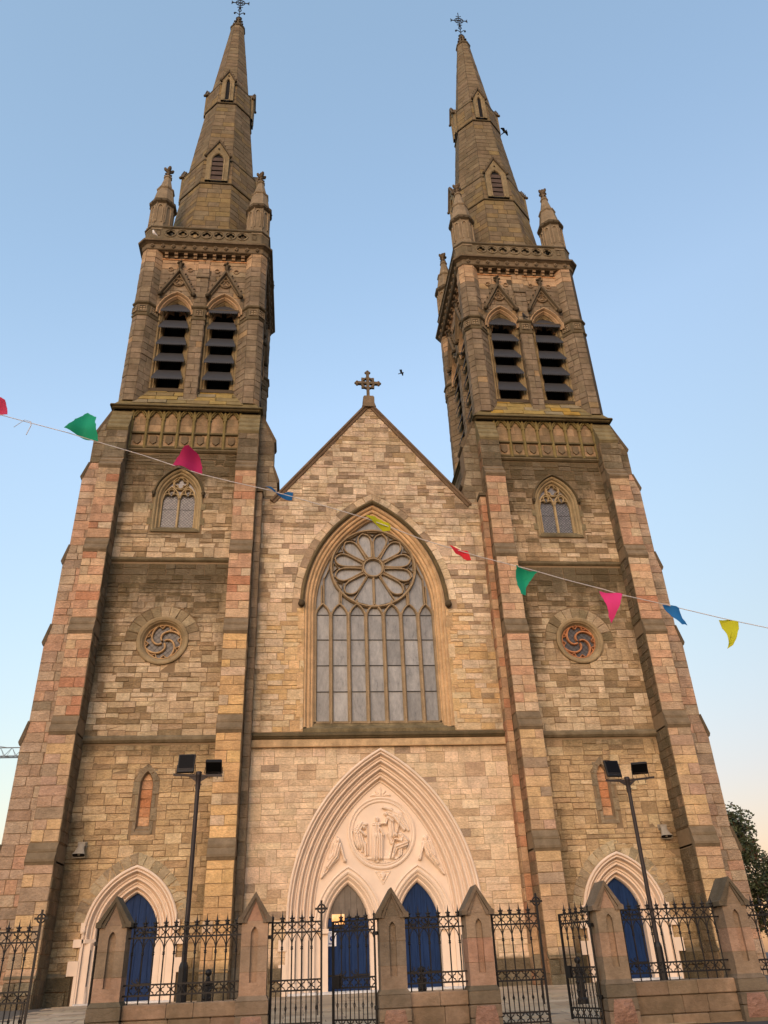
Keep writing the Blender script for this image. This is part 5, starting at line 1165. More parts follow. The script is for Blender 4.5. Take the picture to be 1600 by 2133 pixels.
def dressed(parent, name, x0, x1, y0, y1, z0, z1, col, st, ch=0.012):
    m = MB(); m.box(x0+0.004, x1-0.004, y0+0.004, y1-0.004, z0+0.004, z1-0.004, col, st, ch=ch); return obj(name, m, 'ashlar', parent)
pier_labels = ['gabled sandstone gate pier in front of the left side door', 'gabled pinkish gate pier standing left of the main portal', 'gabled gate pier between the two blue main doors', 'gabled gate pier right of the main portal beside a closed gate leaf', 'gabled pinkish gate pier in front of the right side door, next to the swung-open gate', 'rightmost gabled sandstone gate pier, nearest the tree']
for i, px in enumerate(PIERX):
    rg = random.Random(40+i); t_ = thing('gate_pier', pier_labels[i], 'gate pier', (sX(px), FY, GF), 'gabled piers along the street railings'); grey = i in (2,)
    pc = PGREY if grey else PCOL
    m = MB(); m.box(-w+0.075, w-0.012, -w+0.075, w-0.012, -0.1, h1+0.02); m.box(-w+0.012, -0.075, -w+0.012, w-0.012, -0.1, h1+0.01); m.box(0.075, w-0.0125, -w+0.012, w-0.0125, -0.1, h1+0.012); obj('pier_core', m, 'mortar', t_)
    # base courses, the lower one with a rock-faced boss
    z = -0.12; zs_ = [-0.12, 0.34*h0, 0.66*h0, h0]
    for a, b in zip(zs_[:-1], zs_[1:]): dressed(t_, 'base_block', -wb, wb, -wb, wb, a, b, pick(rg, PGREY), 0.3)
    m = MB(); rgb = pick(rg, [(1, (146, 106, 84))]); n = 6; V = []
    for jj in range(n+1):
        for ii in range(n+1):
            u, v = ii/n, jj/n; e = min(1, 4*u*(1-u))*min(1, 4*v*(1-v)); V.append(((-0.21+0.42*u)*(1-0.25*v*v), -wb-0.002-0.04*e*(0.7+0.6*rg.random()), 0.02+0.60*h0*v))
    m.add(V, [(jj*(n+1)+ii, jj*(n+1)+ii+1, (jj+1)*(n+1)+ii+1, (jj+1)*(n+1)+ii) for jj in range(n) for ii in range(n)], rgb, 0.1); obj('rock_faced_boss', m, 'stone', t_)
    m = MB(); m.loft([[(-a, -a, z), (a, -a, z), (a, a, z), (-a, a, z)] for a, z in ((wb-0.002, h0-0.002), (w, h0+0.07))], pick(rg, PGREY), 0.3); obj('base_weathering', m, 'ashlar', t_)
    # shaft of three blocks with a sunk lancet on the face
    ar = Arch(0, 0.062, h1-0.21, 0.12); zb = h0+0.26; zz = [h0+0.06, h0+0.06+(h1-h0)*0.30, h0+0.06+(h1-h0)*0.62, h1]
    for a, b in zip(zz[:-1], zz[1:]):
        c = pick(rg, pc); m = MB(); out = [(-w+0.003, a+0.003), (w-0.003, a+0.003), (w-0.003, b-0.003), (-w+0.003, b-0.003)]
        hole = clip_convex(ar.convex(0, zb), [(-1, a+0.003), (1, a+0.003), (1, b-0.003), (-1, b-0.003)])
        # face as two strips beside the sunk panel
        if len(hole) >= 3:
            bx = bbox(hole)
            m.box(-w+0.003, -0.062, -w, w, a+0.003, b-0.003, c, 0.15); m.box(0.062, w-0.003, -w, w, a+0.003, b-0.003, c, 0.15); m.box(-0.062, 0.062, -w+0.065, w, a+0.003, b-0.003, c, 0.15)
            if b == h1:
                for s in (-1, 1):
                    pp = [(s*x, z) for x, z in ar.pts(0, None, 6)[:7]]; pp = [(-abs(x)*(-s) if False else x*1.0, z) for x, z in [(s*abs(q[0]), q[1]) for q in ar.pts(0, None, 6)[:7]]]
                    poly = [(s*0.062, h1-0.003)]+[(s*abs(x), z) for x, z in ar.pts(0, None, 6)[:7]]+[(0, h1-0.003)]
                    m.prism(poly, lambda x, z: (x, -w, z), lambda x, z: (x, -w+0.064, z), c, 0.15)
            if a < zb < b: m.prism([(-0.062, a+0.003), (0.062, a+0.003), (0.062, zb), (-0.062, zb)], lambda x, z: (x, -w, z), lambda x, z: (x, -w+0.064, z+0.0), c, 0.15)
        else: m.box(-w+0.003, w-0.003, -w, w, a+0.003, b-0.003, c, 0.15)
        obj('shaft_block', m, 'ashlar', t_)
    # gabled head: core, sunk triangle, coping
    m = MB(); c = pick(rg, pc); tri = [(-w, h1), (w, h1), (0.0, h2-0.09)]; m.prism(tri, lambda x, z: (x, -w+0.005, z), lambda x, z: (x, w, z), c, 0.15); obj('gable_block', m, 'ashlar', t_)
    cc = pick(rg, PGREY)
    for s in (-1, 1):
        m = MB(); Q = [(s*(w+0.065), h1-0.03), (s*(w+0.065), h1+0.045), (s*(w+0.02), h1+0.07), (0, h2), (0, h2-0.095), (s*(w-0.035), h1+0.03), (s*(w-0.035), h1-0.03)]
        m.prism(Q, lambda x, z: (x, -w-0.045, z), lambda x, z: (x, w+0.045, z), cc, 0.35)
        Q2 = [(s*(w+0.03), h1-0.035), (s*(w-0.03), h1+0.0), (0, h2-0.10), (0, h2-0.14), (s*(w-0.09), h1), (s*(w-0.09), h1-0.035)]
        m.prism(Q2, lambda x, z: (x, -w-0.022, z), lambda x, z: (x, w+0.02, z), cc, 0.3); obj('gable_coping', m, 'ashlar', t_)
# low walls between piers 1-2, 3-4, 5-6
def low_wall(i, j, label):
    xa, xb = sX(PIERX[i])+wb, sX(PIERX[j])-wb; rg = random.Random(60+i); t_ = thing('boundary_wall', label, 'wall', ((xa+xb)/2, FY, GF), 'low walls under the railings'); L = (xb-xa)/2; H = sZ(0.745)-GF; zc = [-0.12, 0.12, 0.40, H]
    for r, (a, b) in enumerate(zip(zc[:-1], zc[1:])):
        n = max(2, round(2*L/0.62)); cuts = [-L]+[-L+2*L*(q+rg.uniform(-0.2, 0.2)+(0.3 if r % 2 else 0))/n for q in range(1, n)]+[L]
        for c, d in zip(cuts[:-1], cuts[1:]): dressed(t_, 'coping_stone' if r == 2 else 'wall_stone', c, d, -0.17 if r == 2 else -0.15, 0.17 if r == 2 else 0.15, a, b, pick(rg, [(2, (128, 100, 76)), (2, (140, 110, 84)), (1, (150, 116, 88))]), 0.35, 0.014)
low_wall(0, 1, 'low brown stone wall under the railings in front of the left lamp post'); low_wall(2, 3, 'short low brown stone wall in front of the right blue main door'); low_wall(4, 5, 'low brown stone wall under the railings in front of the right lamp post')
# ironwork meshes, shared
PIT = 0.15*K
def shared(fn):
    m = MB(); fn(m); me = m.mesh('iron'); me.materials.append(M['iron']); return me
def _spike(m):
    m.lathe([(0.012, 0), (0.030, 0.012), (0.034, 0.03), (0.018, 0.045), (0.026, 0.055), (0.030, 0.068), (0.016, 0.085), (0.009, 0.12), (0.002, 0.195)], (0, 0, 0), 8)
    for s in (-1, 1): m.tube([(0, 0, 0.05), (s*0.036, 0, 0.062), (s*0.045, 0, 0.08)], [0.012, 0.012, 0.005], 5)
ME_SPIKE = shared(_spike)
ME_QUAT = shared(lambda m: m.tube([(x, 0, z) for x, z in QUAT(0, 0, 0.072, 5)], 0.009, 5, closed=True))
def _gothic(m):
    for s in (-1, 1):
        m.tube([(s*PIT/2, 0, 0.0), (s*PIT*0.46, 0, 0.09), (s*PIT*0.32, 0, 0.16), (0, 0, 0.235)], 0.0085, 5)
ME_ARCH = shared(_gothic)
ME_COLLAR = shared(lambda m: m.lathe([(0.012, -0.03), (0.024, -0.02), (0.024, -0.008), (0.015, 0), (0.022, 0.01), (0.022, 0.022), (0.012, 0.03)], (0, 0, 0), 8))
def _basket(m):
    m.lathe([(0.006, -0.07), (0.012, -0.05), (0.006, -0.045)], (0, 0, 0), 6); m.lathe([(0.006, 0.045), (0.012, 0.05), (0.006, 0.07)], (0, 0, 0), 6)
    for k in range(4): a = k*math.pi/2; m.tube([(0.004*math.cos(a), 0.004*math.sin(a), -0.045), (0.022*math.cos(a+.8), 0.022*math.sin(a+.8), 0), (0.004*math.cos(a+1.6), 0.004*math.sin(a+1.6), 0.045)], 0.005, 4)
ME_BASKET = shared(_basket)
def inst(name, me, parent, loc): o = bpy.data.objects.new(name, me); COL.objects.link(o); o.parent = parent; o.location = loc; return o
_bars = {}
def barmesh(L, r):
    k = (round(L, 4), r)
    if k not in _bars: _bars[k] = shared(lambda m: m.lathe([(r, 0), (r, L)], (0, 0, 0), 6))
    return _bars[k]
def railmesh(parent, x0, x1, z, r=0.013):
    m = MB(); m.box(x0, x1, -r, r, z-r, z+r); return obj('rail', m, 'iron', parent)
ZT, ZT2, ZM, ZM2, ZW = sZ(1.735)-GF, sZ(1.595)-GF, sZ(0.985)-GF, sZ(0.85)-GF, sZ(0.745)-GF
def railing(i, j, label):
    xa, xb = sX(PIERX[i])+w, sX(PIERX[j])-w; t_ = thing('iron_railing', label, 'railing', ((xa+xb)/2, FY, GF), 'spiked railings on the low walls'); L = (xb-xa)/2
    for z in (ZT, ZT2, ZM, ZM2): railmesh(t_, -L, L, z)
    n = int(round(2*L/PIT)); p = 2*L/n
    for q in range(n):
        x = -L+p*(q+0.5)
        inst('bar', barmesh(ZT-ZW+0.02, 0.0125), t_, (x, 0, ZW-0.02)); inst('spike', ME_SPIKE, t_, (x, 0, ZT)); inst('collar', ME_COLLAR, t_, (x, 0, ZT2-0.24))
        if q < n-1:
            xm = x+p/2; inst('quatrefoil', ME_QUAT, t_, (xm, 0, (ZT+ZT2)/2)); inst('quatrefoil', ME_QUAT, t_, (xm, 0, (ZM+ZM2)/2)); o = inst('gothic_arch', ME_ARCH, t_, (xm, 0, ZT2-0.24))
railing(0, 1, 'black spiked iron railing in front of the left lamp post'); railing(2, 3, 'short black spiked iron railing before the right blue main door'); railing(4, 5, 'black spiked iron railing in front of the right lamp post')
def gate(hx, side, ang, label, cross, n=5):
    """leaf hinged at hx; side = direction of the leaf along X when shut; ang = opening angle inwards"""
    a = rad(ang); rz = (a if side > 0 else -a); t_ = thing('iron_gate', label, 'gate', (hx, FY, GF), 'spiked iron gate leaves', rz); wd = n*PIT; Z0, Z1 = sZ(0.415)-GF, sZ(0.285)-GF
    X = lambda x: side*x
    for z in (ZT, ZT2, sZ(0.965)-GF, sZ(0.83)-GF, Z0, Z1): railmesh(t_, min(0, X(wd)), max(0, X(wd)), z)
    inst('hinge_stile', barmesh(ZT+0.07-(Z1-0.1), 0.021), t_, (X(0), 0, Z1-0.1)); m = MB(); m.ball((X(0), 0, ZT+0.08), 0.026, 8, 6); m.lathe([(0.012, ZT+0.09), (0.002, ZT+0.15)], (X(0), 0, 0), 6); obj('stile_finial', m, 'iron', t_)
    m = MB(); m.box(*sorted((X(wd-0.018), X(wd+0.018))), -0.018, 0.018, Z1-0.03, ZT+(0.14 if cross else 0.01)); obj('lock_stile', m, 'iron', t_)
    if cross:
        m = MB(); zc = ZT+0.20; m.box(*sorted((X(wd)-0.018, X(wd)+0.018)), -0.014, 0.014, zc-0.08, zc+0.135); m.box(X(wd)-0.115, X(wd)+0.115, -0.0135, 0.0135, zc-0.018, zc+0.018); m.tube([(X(wd)+0.068*math.cos(k*math.pi/10), 0, zc+0.068*math.sin(k*math.pi/10)) for k in range(20)], 0.013, 6, closed=True); obj('ringed_cross', m, 'iron', t_)
        m = MB(); m.box(*sorted((X(wd-0.07), X(wd-0.05))), 0.01, 0.05, 0.35, 0.75); obj('drop_bolt', m, 'iron', t_)
    else:
        m = MB(); m.box(*sorted((X(wd-0.15), X(wd-0.02))), -0.035, 0.035, ZM2-0.03, ZM+0.01); obj('lock_box', m, 'iron', t_)
    for q in range(n):
        xm = X(PIT*(q+0.5)); zq = (sZ(0.965)+sZ(0.83))/2-GF
        for z in ((ZT+ZT2)/2, zq, (Z0+Z1)/2): inst('quatrefoil', ME_QUAT, t_, (xm, 0, z))
        inst('gothic_arch', ME_ARCH, t_, (xm, 0, ZT2-0.24)); inst('dog_bar', barmesh(sZ(0.83)-GF-Z0, 0.008), t_, (xm, 0, Z0)); inst('basket_twist', ME_BASKET, t_, (xm, 0, (sZ(0.83)-GF+Z0)/2-0.02))
        if q < n-1:
            x = X(PIT*(q+1)); inst('bar', barmesh(ZT-Z1+0.12, 0.012), t_, (x, 0, Z1-0.10)); inst('spike', ME_SPIKE, t_, (x, 0, ZT)); inst('collar', ME_COLLAR, t_, (x, 0, ZT2-0.24))
    for z in (ZT2-0.06, 0.42):
        m = MB(); m.box(*sorted((X(-0.07), X(0.02))), -0.03, 0.03, z-0.03, z+0.03); obj('hinge', m, 'iron', t_)
hl = lambda i: sX(PIERX[i])-w-0.07
hr = lambda i: sX(PIERX[i])+w+0.07
gate(hr(1), 1, 0, 'closed iron gate leaf topped by a ringed cross, left of the main doors', True)
gate(hl(2), -1, 34, 'iron gate leaf swung half open before the left blue main door', False)
gate(hr(3), 1, 0, 'closed iron gate leaf topped by a ringed cross, right of the main portal', True)
gate(hl(4), -1, 69, 'iron gate leaf swung wide open beside the pier at the right side door', False)
gate(sX(-7.62), 1, 0, 'closed iron gate leaf with a ringed cross at the left edge of the photo', True)
gate(hl(0), -1, 84, 'iron gate leaf swung fully open against the pier at the left side door', False)
gate(hr(5), 1, 0, 'closed iron gate leaf beyond the rightmost pier', True)

# ------------------------------------------------------------------ lamp posts with floodlights
def lamp_post(x, y, top, label, heads, arm_rz, arms):
    z0 = gz(y); t_ = thing('floodlight_post', label, 'lamp post', (x, y, z0), 'floodlight posts before the church'); H = top-z0
    m = MB(); m.lathe([(0.062, 0), (0.056, H*0.5), (0.050, H-0.05)], (0, 0, 0), 12); obj('pole', m, 'steel', t_)
    m = MB(); m.lathe([(0.15, -0.05), (0.15, 0.06), (0.115, 0.10), (0.105, 1.05), (0.085, 1.12), (0.065, 1.16)], (0, 0, 0), 8, smooth=False); obj('base_shroud', m, 'iron', t_)
    m = MB(); m.lathe([(0.062, H-0.32), (0.062, H-0.02), (0.075, H), (0.075, H+0.09), (0.06, H+0.10)], (0, 0, 0), 12); m.tube([(-0.09, 0, H-0.22), (0.09, 0, H-0.22)], 0.012, 6); obj('post_cap', m, 'steel', t_)
    for s, L, dz in arms:
        m = MB(); m.box(min(0, s*L), max(0, s*L), -0.025, 0.025, -0.025, 0.025, T=lambda px, py, pz: (px, py, H-0.0+pz+abs(px)*dz)); m.prism([(s*0.03, H-0.16), (s*0.03, H-0.03), (s*0.24, H-0.03+0.24*dz)], lambda a, b: (a, -0.008, b), lambda a, b: (a, 0.008, b)); 
        obj('cross_arm', m, 'steel', t_)
    for hx, hz, hw, hh, tilt, rz in heads:
        hd = part('floodlight', t_); hd.location = (hx, 0, hz-z0); hd.rotation_euler = (tilt, 0, rz)
        m = MB(); n = 10
        m.loft([[(-hw*a, y_, -hh*a), (hw*a, y_, -hh*a), (hw*a, y_, hh*a), (-hw*a, y_, hh*a)] for a, y_ in ((0.94, -0.06), (1.0, -0.05), (1.0, 0.0), (0.85, 0.07), (0.6, 0.10))]); obj('housing', m, 'iron', hd)
        m = MB(); m.box(-hw*0.88, hw*0.88, -0.066, -0.061, -hh*0.55, hh*0.88); obj('glass', m, 'floodglass', hd)
        m = MB(); m.box(-hw*0.8, hw*0.8, -0.075, -0.06, -hh*0.66, -hh*0.60); m.box(-0.05, 0.05, -0.067, -0.06, -hh*0.84, -hh*0.74); obj('trim', m, 'steel', hd)
        m = MB(); bz = H-hz+z0
        m.tube([(hx-hw-0.015, 0, hz-z0-0.02), (hx-hw-0.02, 0, H+0.02+abs(hx)*0.02+0.03), (hx-hw*0.7, 0, H+0.03), (hx+hw*0.7, 0, H+0.03), (hx+hw+0.02, 0, H+0.05), (hx+hw+0.015, 0, hz-z0-0.02)], 0.011, 5); m.tube([(hx+hw*0.4, 0.03, hz-z0-hh*0.7), (hx+hw*0.8, 0.02, H+0.08), (hx+hw*0.5, 0, H+0.03)], 0.008, 5)
        for q in (-0.5, 0.5): m.tube([(hx+q*hw, 0, H+0.03), (hx+q*hw, 0, H-0.07)], 0.009, 5)
        obj('bracket', m, 'steel', t_)
lamp_post(-5.53, -9.5, 5.38, 'brown steel post with two floodlights before the left tower', [(-0.32, 5.67, 0.205, 0.235, rad(-12), rad(-3)), (0.36, 5.60, 0.20, 0.19, rad(50), rad(2))], 0, [(-1, 0.62, 0.06), (1, 0.58, 0.0)])
lamp_post(6.12, -8.0, 5.36, 'brown steel post with two floodlights before the right tower', [(-0.38, 5.68, 0.215, 0.235, rad(-14), rad(8)), (0.42, 5.70, 0.22, 0.17, rad(40), rad(-18))], 0, [(-1, 0.62, 0.02), (1, 0.80, 0.10)])

# ------------------------------------------------------------------ bollards
for x, y, hgt, lb in ((-5.02, -9.0, 0.92, 'black iron bollard with a ball top behind the left railings'), (3.55, -9.3, 0.86, 'black iron bollard with a ball top behind the open right gate'), (-0.12, -9.0, 0.80, 'black iron bollard mostly hidden behind the short railing before the right main door')):
    t_ = thing('bollard', lb, 'bollard', (x, y, gz(y)), 'ball-topped bollards in the forecourt')
    m = MB(); m.lathe([(0.13, -0.02), (0.13, 0.08), (0.10, 0.12), (0.095, hgt-0.26), (0.115, hgt-0.24), (0.115, hgt-0.18), (0.05, hgt-0.15), (0.05, hgt-0.10), (0.035, hgt-0.07)], (0, 0, 0), 8, smooth=False); obj('shaft', m, 'iron', t_)
    m = MB(); m.ball((0, 0, hgt), 0.075, 12, 8); obj('ball_finial', m, 'iron', t_)
    m = MB()
    for k in range(4):
        a = k*math.pi/2+0.785
        for z in (0.25, 0.42): m.ball((0.09*math.cos(a), 0.09*math.sin(a), z), 0.035, 6, 5)
    obj('shaft_ornament', m, 'iron', t_)

# ------------------------------------------------------------------ horn loudspeakers on the tower walls
for cx_, z, sd, lb in ((-A-1.92, 4.95, -1, 'weathered grey horn loudspeaker on the left tower wall'), (A+1.90, 5.05, 1, 'weathered grey horn loudspeaker on the right tower wall')):
    t_ = thing('horn_loudspeaker', lb, 'loudspeaker', (cx_, -0.03, z), 'horn loudspeakers beside the side doors')
    t_.scale = (0.78, 0.78, 0.78)
    def rg_(c, ux, uz, hw_, hd_, n=16):
        out = []
        for k in range(n):
            a = 2*math.pi*k/n; q = lambda v: math.copysign(abs(v)**0.55, v)
            out.append((c[0]+hw_*q(math.cos(a)), c[1]+hd_*q(math.sin(a))*0.75, c[2]-hd_*q(math.sin(a))*0.45))
        return out
    o = sd*0.06; pr = [(0.0, .10, .08, 0.22), (0.01, .14, .10, 0.14), (0.03, .17, .12, 0.0), (0.055, .22, .14, -0.14), (0.08, .29, .165, -0.24), (0.085, .30, .17, -0.26)]
    m = MB(); m.loft([rg_((o*3*a/0.085*0.3, -0.20-a*1.2, zz), 0, 0, hw_, hd_) for a, hw_, hd_, zz in pr], caps=False, smooth=True); m.loft([rg_((o*0.9, -0.302, -0.26), 0, 0, .30, .17), rg_((o*0.85, -0.30, -0.24), 0, 0, .26, .14), rg_((o*0.4, -0.25, -0.05), 0, 0, .13, .09)], caps=False, smooth=True); obj('horn', m, 'horn', t_); m = MB(); m.loft([rg_((o*0.85, -0.30, -0.235), 0, 0, .255, .135), rg_((o*0.4, -0.25, -0.05), 0, 0, .12, .085)], smooth=True); obj('throat', m, 'dark', t_)
    m = MB(); m.ball((o*0.7, -0.28, -0.17), 0.085, 10, 8, sq=(1.2, 1, 1)); obj('driver', m, 'horn', t_)
    m = MB(); m.box(-0.18, 0.18, -0.02, 0.0, 0.10, 0.34); m.box(-0.16, -0.13, -0.26, -0.01, 0.14, 0.30); m.box(0.13, 0.16, -0.26, -0.01, 0.14, 0.30); m.box(-0.16, 0.16, -0.27, -0.25, 0.2, 0.30); obj('bracket', m, 'horn', t_)
    m = MB(); m.tube([(0, -0.05, 0.3), (0.02, -0.05, 0.40), (0.0, -0.01, 0.44)], 0.012, 5); obj('cable', m, 'iron', t_)
# notice and glowing pane imitating a warm reflection on the left main door
t_ = thing('door_notice', 'white notice with a blue round arrow sign on the left main door', 'notice', (-1.84, 0.90, 1.78))
m = MB(); m.box(-0.17, 0.17, 0.0, 0.012, 0.0, 0.46); obj('sheet', m, 'white', t_)
m = MB(); m.prism(circ(0.03, 0.23, 0.085, 20), lambda x, z: (x, -0.004, z), lambda x, z: (x, 0.0, z)); obj('sign_disc', m, 'navy', t_)
m = MB(); m.prism([(0.015, 0.17), (0.045, 0.17), (0.045, 0.24), (0.07, 0.24), (0.03, 0.295), (-0.01, 0.24), (0.015, 0.24)], lambda x, z: (x, -0.007, z), lambda x, z: (x, -0.003, z)); obj('arrow', m, 'white', t_)
m = MB(); m.box(-0.12, 0.0, -0.003, 0.0, 0.40, 0.415); m.box(-0.10, 0.10, -0.003, 0.0, 0.08, 0.10); m.box(-0.10, 0.05, -0.003, 0.0, 0.055, 0.068); m.box(-0.15, -0.12, -0.003, 0.0, 0.41, 0.43); obj('print_lines', m, 'navy', t_)['kind'] = 'stuff'
m = MB(); m.box(-1.82, -1.38, 0.90, 0.92, 2.44, 2.76); obj('painted_reflection', m, 'reflglow', left_door)

# ------------------------------------------------------------------ bunting
LINE = [(-12.5, 9.3), (-10, 8.15), (-8.4, 7.6), (-7.082, 7.151), (-6.728, 7.062), (-6.372, 6.958), (-5.9, 6.823), (-5.515, 6.693), (-4.957, 6.513), (-4.623, 6.39), (-4.257, 6.262), (-3.911, 6.169), (-3.498, 6.07), (-3.165, 5.97), (-2.708, 5.826), (-2.31, 5.695), (-2.001, 5.57), (-1.637, 5.414), (-1.319, 5.31), (-0.969, 5.194), (-0.552, 5.079), (-0.313, 5.013), (0.028, 4.905), (0.442, 4.791), (0.659, 4.72), (1.157, 4.601), (1.376, 4.542), (1.815, 4.43), (1.997, 4.388), (2.339, 4.312), (2.671, 4.241), (4.5, 3.9), (8, 3.4)]
bt = thing('bunting', 'line of ragged coloured triangular flags strung in front of the church', 'bunting', (-3.0, -22, 6.0))
m = MB(); m.tube([(x+3.0, 0.0, z-6.0) for x, z in LINE], 0.005, 5); m.tube([(-3.35, 0, 0.97), (-3.42, -0.02, 0.98), (-3.52, -0.03, 0.86)], 0.004, 4); m.tube([(-3.35, 0, 0.97), (-3.33, -0.02, 0.9), (-3.36, -0.02, 0.76)], 0.006, 4); obj('cord', m, 'string', bt)
FLAGS = [('lpink', [(-6.875, 7.1), (-6.625, 7.051), (-6.701, 7.269), (-6.798, 7.355), (-6.902, 7.365)]), ('green', [(-5.927, 6.851), (-5.515, 6.693), (-5.545, 6.84), (-5.585, 6.985), (-5.60, 7.08), (-5.661, 7.135), (-5.729, 7.187), (-5.799, 7.08), (-5.851, 6.94)]), ('magenta', [(-4.629, 6.39), (-4.251, 6.262), (-4.272, 6.455), (-4.322, 6.58), (-4.443, 6.655), (-4.486, 6.625), (-4.56, 6.503)]), ('blue', [(-3.498, 6.083), (-3.17, 5.936), (-3.166, 6.03), (-3.224, 6.063), (-3.326, 6.026), (-3.424, 6.072)][::1]), ('yellow', [(-2.311, 5.688), (-2.196, 5.62), (-2.087, 5.536), (-2.008, 5.531), (-2.016, 5.615), (-2.111, 5.679), (-2.196, 5.71)]), ('red', [(-1.33, 5.316), (-1.264, 5.216), (-1.196, 5.21), (-1.165, 5.173), (-1.077, 5.143), (-1.105, 5.275)]), ('green', [(-0.551, 5.086), (-0.577, 4.827), (-0.547, 4.706), (-0.485, 4.706), (-0.462, 4.797), (-0.403, 4.901), (-0.302, 5.013)]), ('pink', [(0.43, 4.791), (0.456, 4.652), (0.469, 4.473), (0.493, 4.391), (0.521, 4.449), (0.592, 4.58), (0.665, 4.72)]), ('blue', [(1.152, 4.607), (1.21, 4.452), (1.267, 4.328), (1.341, 4.322), (1.317, 4.416), (1.316, 4.56)]), ('yellow', [(1.809, 4.43), (1.817, 4.329), (1.826, 4.211), (1.794, 4.073), (1.852, 4.096), (1.936, 4.252), (2.003, 4.388)])]
for fi, (cname, poly) in enumerate(FLAGS):
    if area(poly) < 0: poly = poly[::-1]
    rg = random.Random(80+fi); bb = bbox(poly); m = MB(); n = 14; P = []; # frayed outline
    for i in range(len(poly)):
        a, b = poly[i-1], poly[i]; L = math.hypot(b[0]-a[0], b[1]-a[1]); k = max(1, int(L/0.035))
        for q in range(k):
            t2 = q/k; j = 0.006 if L < 0.3 else 0.0; P.append((a[0]+(b[0]-a[0])*t2+rg.uniform(-j, j), a[1]+(b[1]-a[1])*t2+rg.uniform(-j, j)))
    cxp = sum(p[0] for p in P)/len(P); czp = sum(p[1] for p in P)/len(P); ph = rg.uniform(0, 6)
    wav = lambda x, z: -22+0.0+0.045*math.sin((x-bb[0])*17+ph)+0.03*math.sin((z-bb[2])*13+ph*2)+0.02*(x-cxp)
    for off in (0.0, 0.003):
        rings = [[(cxp+(x-cxp)*s_+3.0, wav(cxp+(x-cxp)*s_, czp+(z-czp)*s_)+22+off, czp+(z-czp)*s_-6.0) for x, z in P] for s_ in (1.0, 0.8, 0.6, 0.4, 0.2, 0.04)]
        m.loft(rings, (1, 1, 1), 0, False, True); m.add(rings[-1], [tuple(range(len(P)))], smooth=True)
        if off == 0.0: r0 = rings[0]
        else: m.loft([r0, rings[0]], (1, 1, 1), 0, False)
    obj('flag', m, 'flag_'+cname, bt)

# ------------------------------------------------------------------ birds
def bird(loc, label, span, up, rz, grp='birds in flight'):
    t_ = thing('bird', label, 'bird', loc, grp, rz); L = span*0.28
    m = MB(); m.loft([[(r*math.cos(2*math.pi*k/8), y, r*math.sin(2*math.pi*k/8)+dz) for k in range(8)] for y, r, dz in ((-L*1.05, 0.004, 0), (-L*0.85, L*0.14, 0.005), (-L*0.6, L*0.17, 0.005), (-L*0.3, L*0.24, 0), (L*0.2, L*0.24, 0), (L*0.6, L*0.12, 0.0), (L*1.0, L*0.18, 0), (L*1.15, L*0.16, 0))], smooth=True); obj('body', m, 'bird', t_)
    for s in (-1, 1):
        m = MB(); h = span/2
        top = [(s*0.02, -L*0.45, 0.02), (s*h*0.45, -L*0.6, h*up), (s*h, -L*0.1, h*(up*0.3))]; bot = [(s*0.02, L*0.3, 0.01), (s*h*0.45, L*0.25, h*up*0.9), (s*h*0.97, L*0.2, h*up*0.2)]
        m.loft([top, bot], close=False, caps=False); m.loft([[(x, y, z-0.012) for x, y, z in top], [(x, y, z-0.012) for x, y, z in bot]], close=False, caps=False); m.loft([top, [(x, y, z-0.012) for x, y, z in top]], close=False, caps=False); obj('wing', m, 'bird', t_)
bird((10.1, 2, 49.85), 'dark bird flying just right of the right spire', 0.8, 0.35, 0.7); bird((1.06, -4, 23.26), 'small dark bird flying above the gable cross to its right', 0.42, 0.5, 1.1)
def perched(loc, label, mat, rz):
    t_ = thing('perched_bird', label, 'bird', loc, None, rz); m = MB()
    m.loft([[(x+r*math.cos(2*math.pi*k/8)*0.9, r*math.sin(2*math.pi*k/8), z+0.0) for k in range(8)] for x, z, r in ((0.06, 0.0, 0.03), (0.03, 0.06, 0.075), (0.0, 0.14, 0.085), (-0.02, 0.2, 0.06), (-0.03, 0.24, 0.04), (-0.035, 0.29, 0.045), (-0.04, 0.32, 0.02))], smooth=True); m.tube([(0.05, 0, 0.1), (0.16, 0, 0.0), (0.22, 0, -0.03)], [0.05, 0.035, 0.012], 6); m.tube([(-0.06, 0, 0.28), (-0.11, 0, 0.27)], [0.014, 0.003], 5); obj('body', m, mat, t_)
perched((-11.2, -0.53, 35.13), 'white bird perched on the left tower cornice below the parapet', 'gull', 0.3); perched((8.45, -0.12, 30.70), 'dark bird perched on the band between the right belfry openings', 'bird', 0.0)

# ------------------------------------------------------------------ tower crane far behind on the left
t_ = thing('tower_crane', 'grey lattice jib of a distant tower crane left of the church', 'crane', (-100, 150, 0))
m = MB(); Zb, Zt = 43.45, 45.4
for y in (-0.7, 0.7): m.tube([(0, y, Zb), (62, y, Zb)], 0.13, 4)
m.tube([(0, 0, Zt), (62, 0, Zt)], 0.11, 4); x = 0
for q in range(26):
    for y in (-0.7, 0.7): m.tube([(x, y, Zb), (x+1.2, 0, Zt), (x+2.4, y, Zb)], 0.065, 4)
    m.tube([(x, -0.7, Zb), (x+1.2, 0.7, Zb), (x+2.4, -0.7, Zb)], 0.05, 4); x += 2.4
obj('jib', m, 'crane', t_)
m = MB()
for sx_, sy_ in ((-1, -1), (1, -1), (1, 1), (-1, 1)): m.tube([(sx_*0.9, sy_*0.9, 0), (sx_*0.9, sy_*0.9, 45)], 0.14, 4)
for q in range(22):
    for sx_ in (-1, 1): m.tube([(sx_*0.9, -0.9, q*2), (sx_*0.9, 0.9, q*2+2)], 0.07, 4); m.tube([(-0.9, sx_*0.9, q*2), (0.9, sx_*0.9, q*2+2)], 0.07, 4)
obj('mast', m, 'crane', t_)
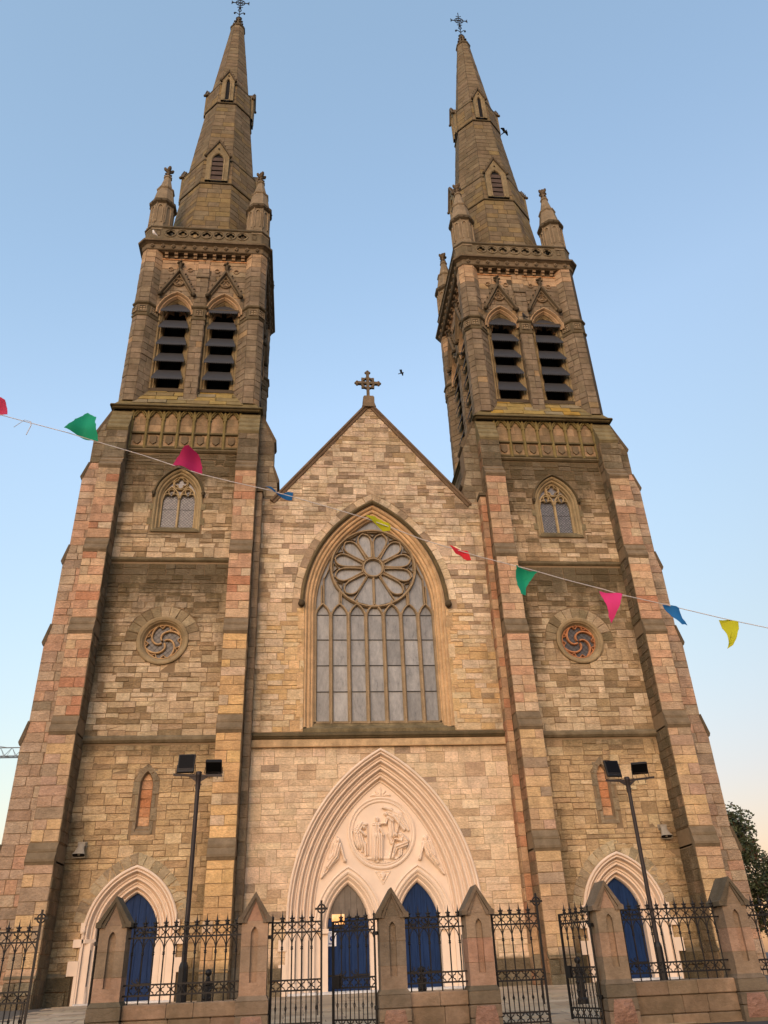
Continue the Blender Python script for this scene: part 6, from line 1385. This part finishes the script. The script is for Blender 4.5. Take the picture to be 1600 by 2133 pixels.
m = MB(); m.tube([(0, 0, Zt), (0, 0, 51)], 0.3, 4); m.tube([(0, 0, 51), (34, 0, Zt)], 0.06, 4); m.tube([(0, 0, 51), (-13, 0, Zb)], 0.06, 4); m.box(-14, 0, -0.7, 0.7, Zb-0.15, Zb+0.15); m.box(-14, -11, -1, 1, Zb-2, Zb+0.6); obj('counter_jib', m, 'crane', t_)

# ------------------------------------------------------------------ trees behind on the right
def tree(x, y, h, rx, rz_, zc, n, seed, label, tint):
    rg = random.Random(seed); z0 = gz(y); t_ = thing('broadleaf_tree', label, 'tree', (x, y, z0), 'trees behind the right tower')
    m = MB(); m.tube([(0, 0, -0.3), (0.1, 0, h*0.2), (-0.1, 0.1, h*0.45), (0.1, 0, h*0.75)], [0.35, 0.28, 0.18, 0.05], 8); cl = []
    for k in range(34):
        a = rg.uniform(0, 6.28); u = rg.uniform(-1, 1); r = (1-u*u)**0.5; f = rg.uniform(0.45, 1.0)
        cl.append((rx*r*math.cos(a)*f, rx*r*math.sin(a)*f, zc+rz_*u*f, rg.uniform(0.7, 1.35)))
    for c in cl[:14]: m.tube([(0, 0, h*0.3), (c[0]*0.4, c[1]*0.4, (h*0.35+c[2])/2), c[:3]], [0.12, 0.07, 0.02], 5)
    obj('trunk', m, 'bark', t_); m = MB(); V = []; F = []; C = []
    for k in range(n):
        c = rg.choice(cl); d = Vector((rg.gauss(0, 1), rg.gauss(0, 1), rg.gauss(0, 1))).normalized(); rr = c[3]*rg.random()**0.45; p = Vector(c[:3])+d*rr
        a = Vector((rg.gauss(0, 1), rg.gauss(0, 1), rg.gauss(0, 0.7))).normalized(); b = a.cross(Vector((rg.gauss(0, 1), rg.gauss(0, 1), rg.gauss(0, 1)))).normalized(); s_ = rg.uniform(0.10, 0.2); o = len(V)
        V += [p-a*s_, p+b*s_*0.5, p+a*s_, p-b*s_*0.5]; F.append((o, o+1, o+2, o+3)); q = rg.uniform(0.6, 1.4); tt = tint if rg.random() > 0.1 else (0.10, 0.055, 0.03); C.append((tt[0]*q, tt[1]*q, tt[2]*q))
    m.add(V, F, cols=C); obj('crown', m, 'leaf', t_)
tree(27.6, 30, 11.2, 3.2, 4.2, 6.6, 11000, 1, 'tall green broadleaf tree rising behind the right tower', (0.072, 0.09, 0.042))
tree(32.2, 31, 7.4, 2.8, 3.0, 4.0, 9000, 2, 'lower bushy tree at the right edge beside the church', (0.058, 0.073, 0.033))
tree(31.0, 24, 4.2, 2.6, 1.7, 1.9, 7000, 3, 'dark shrubby tree low behind the rightmost railings', (0.046, 0.058, 0.026))
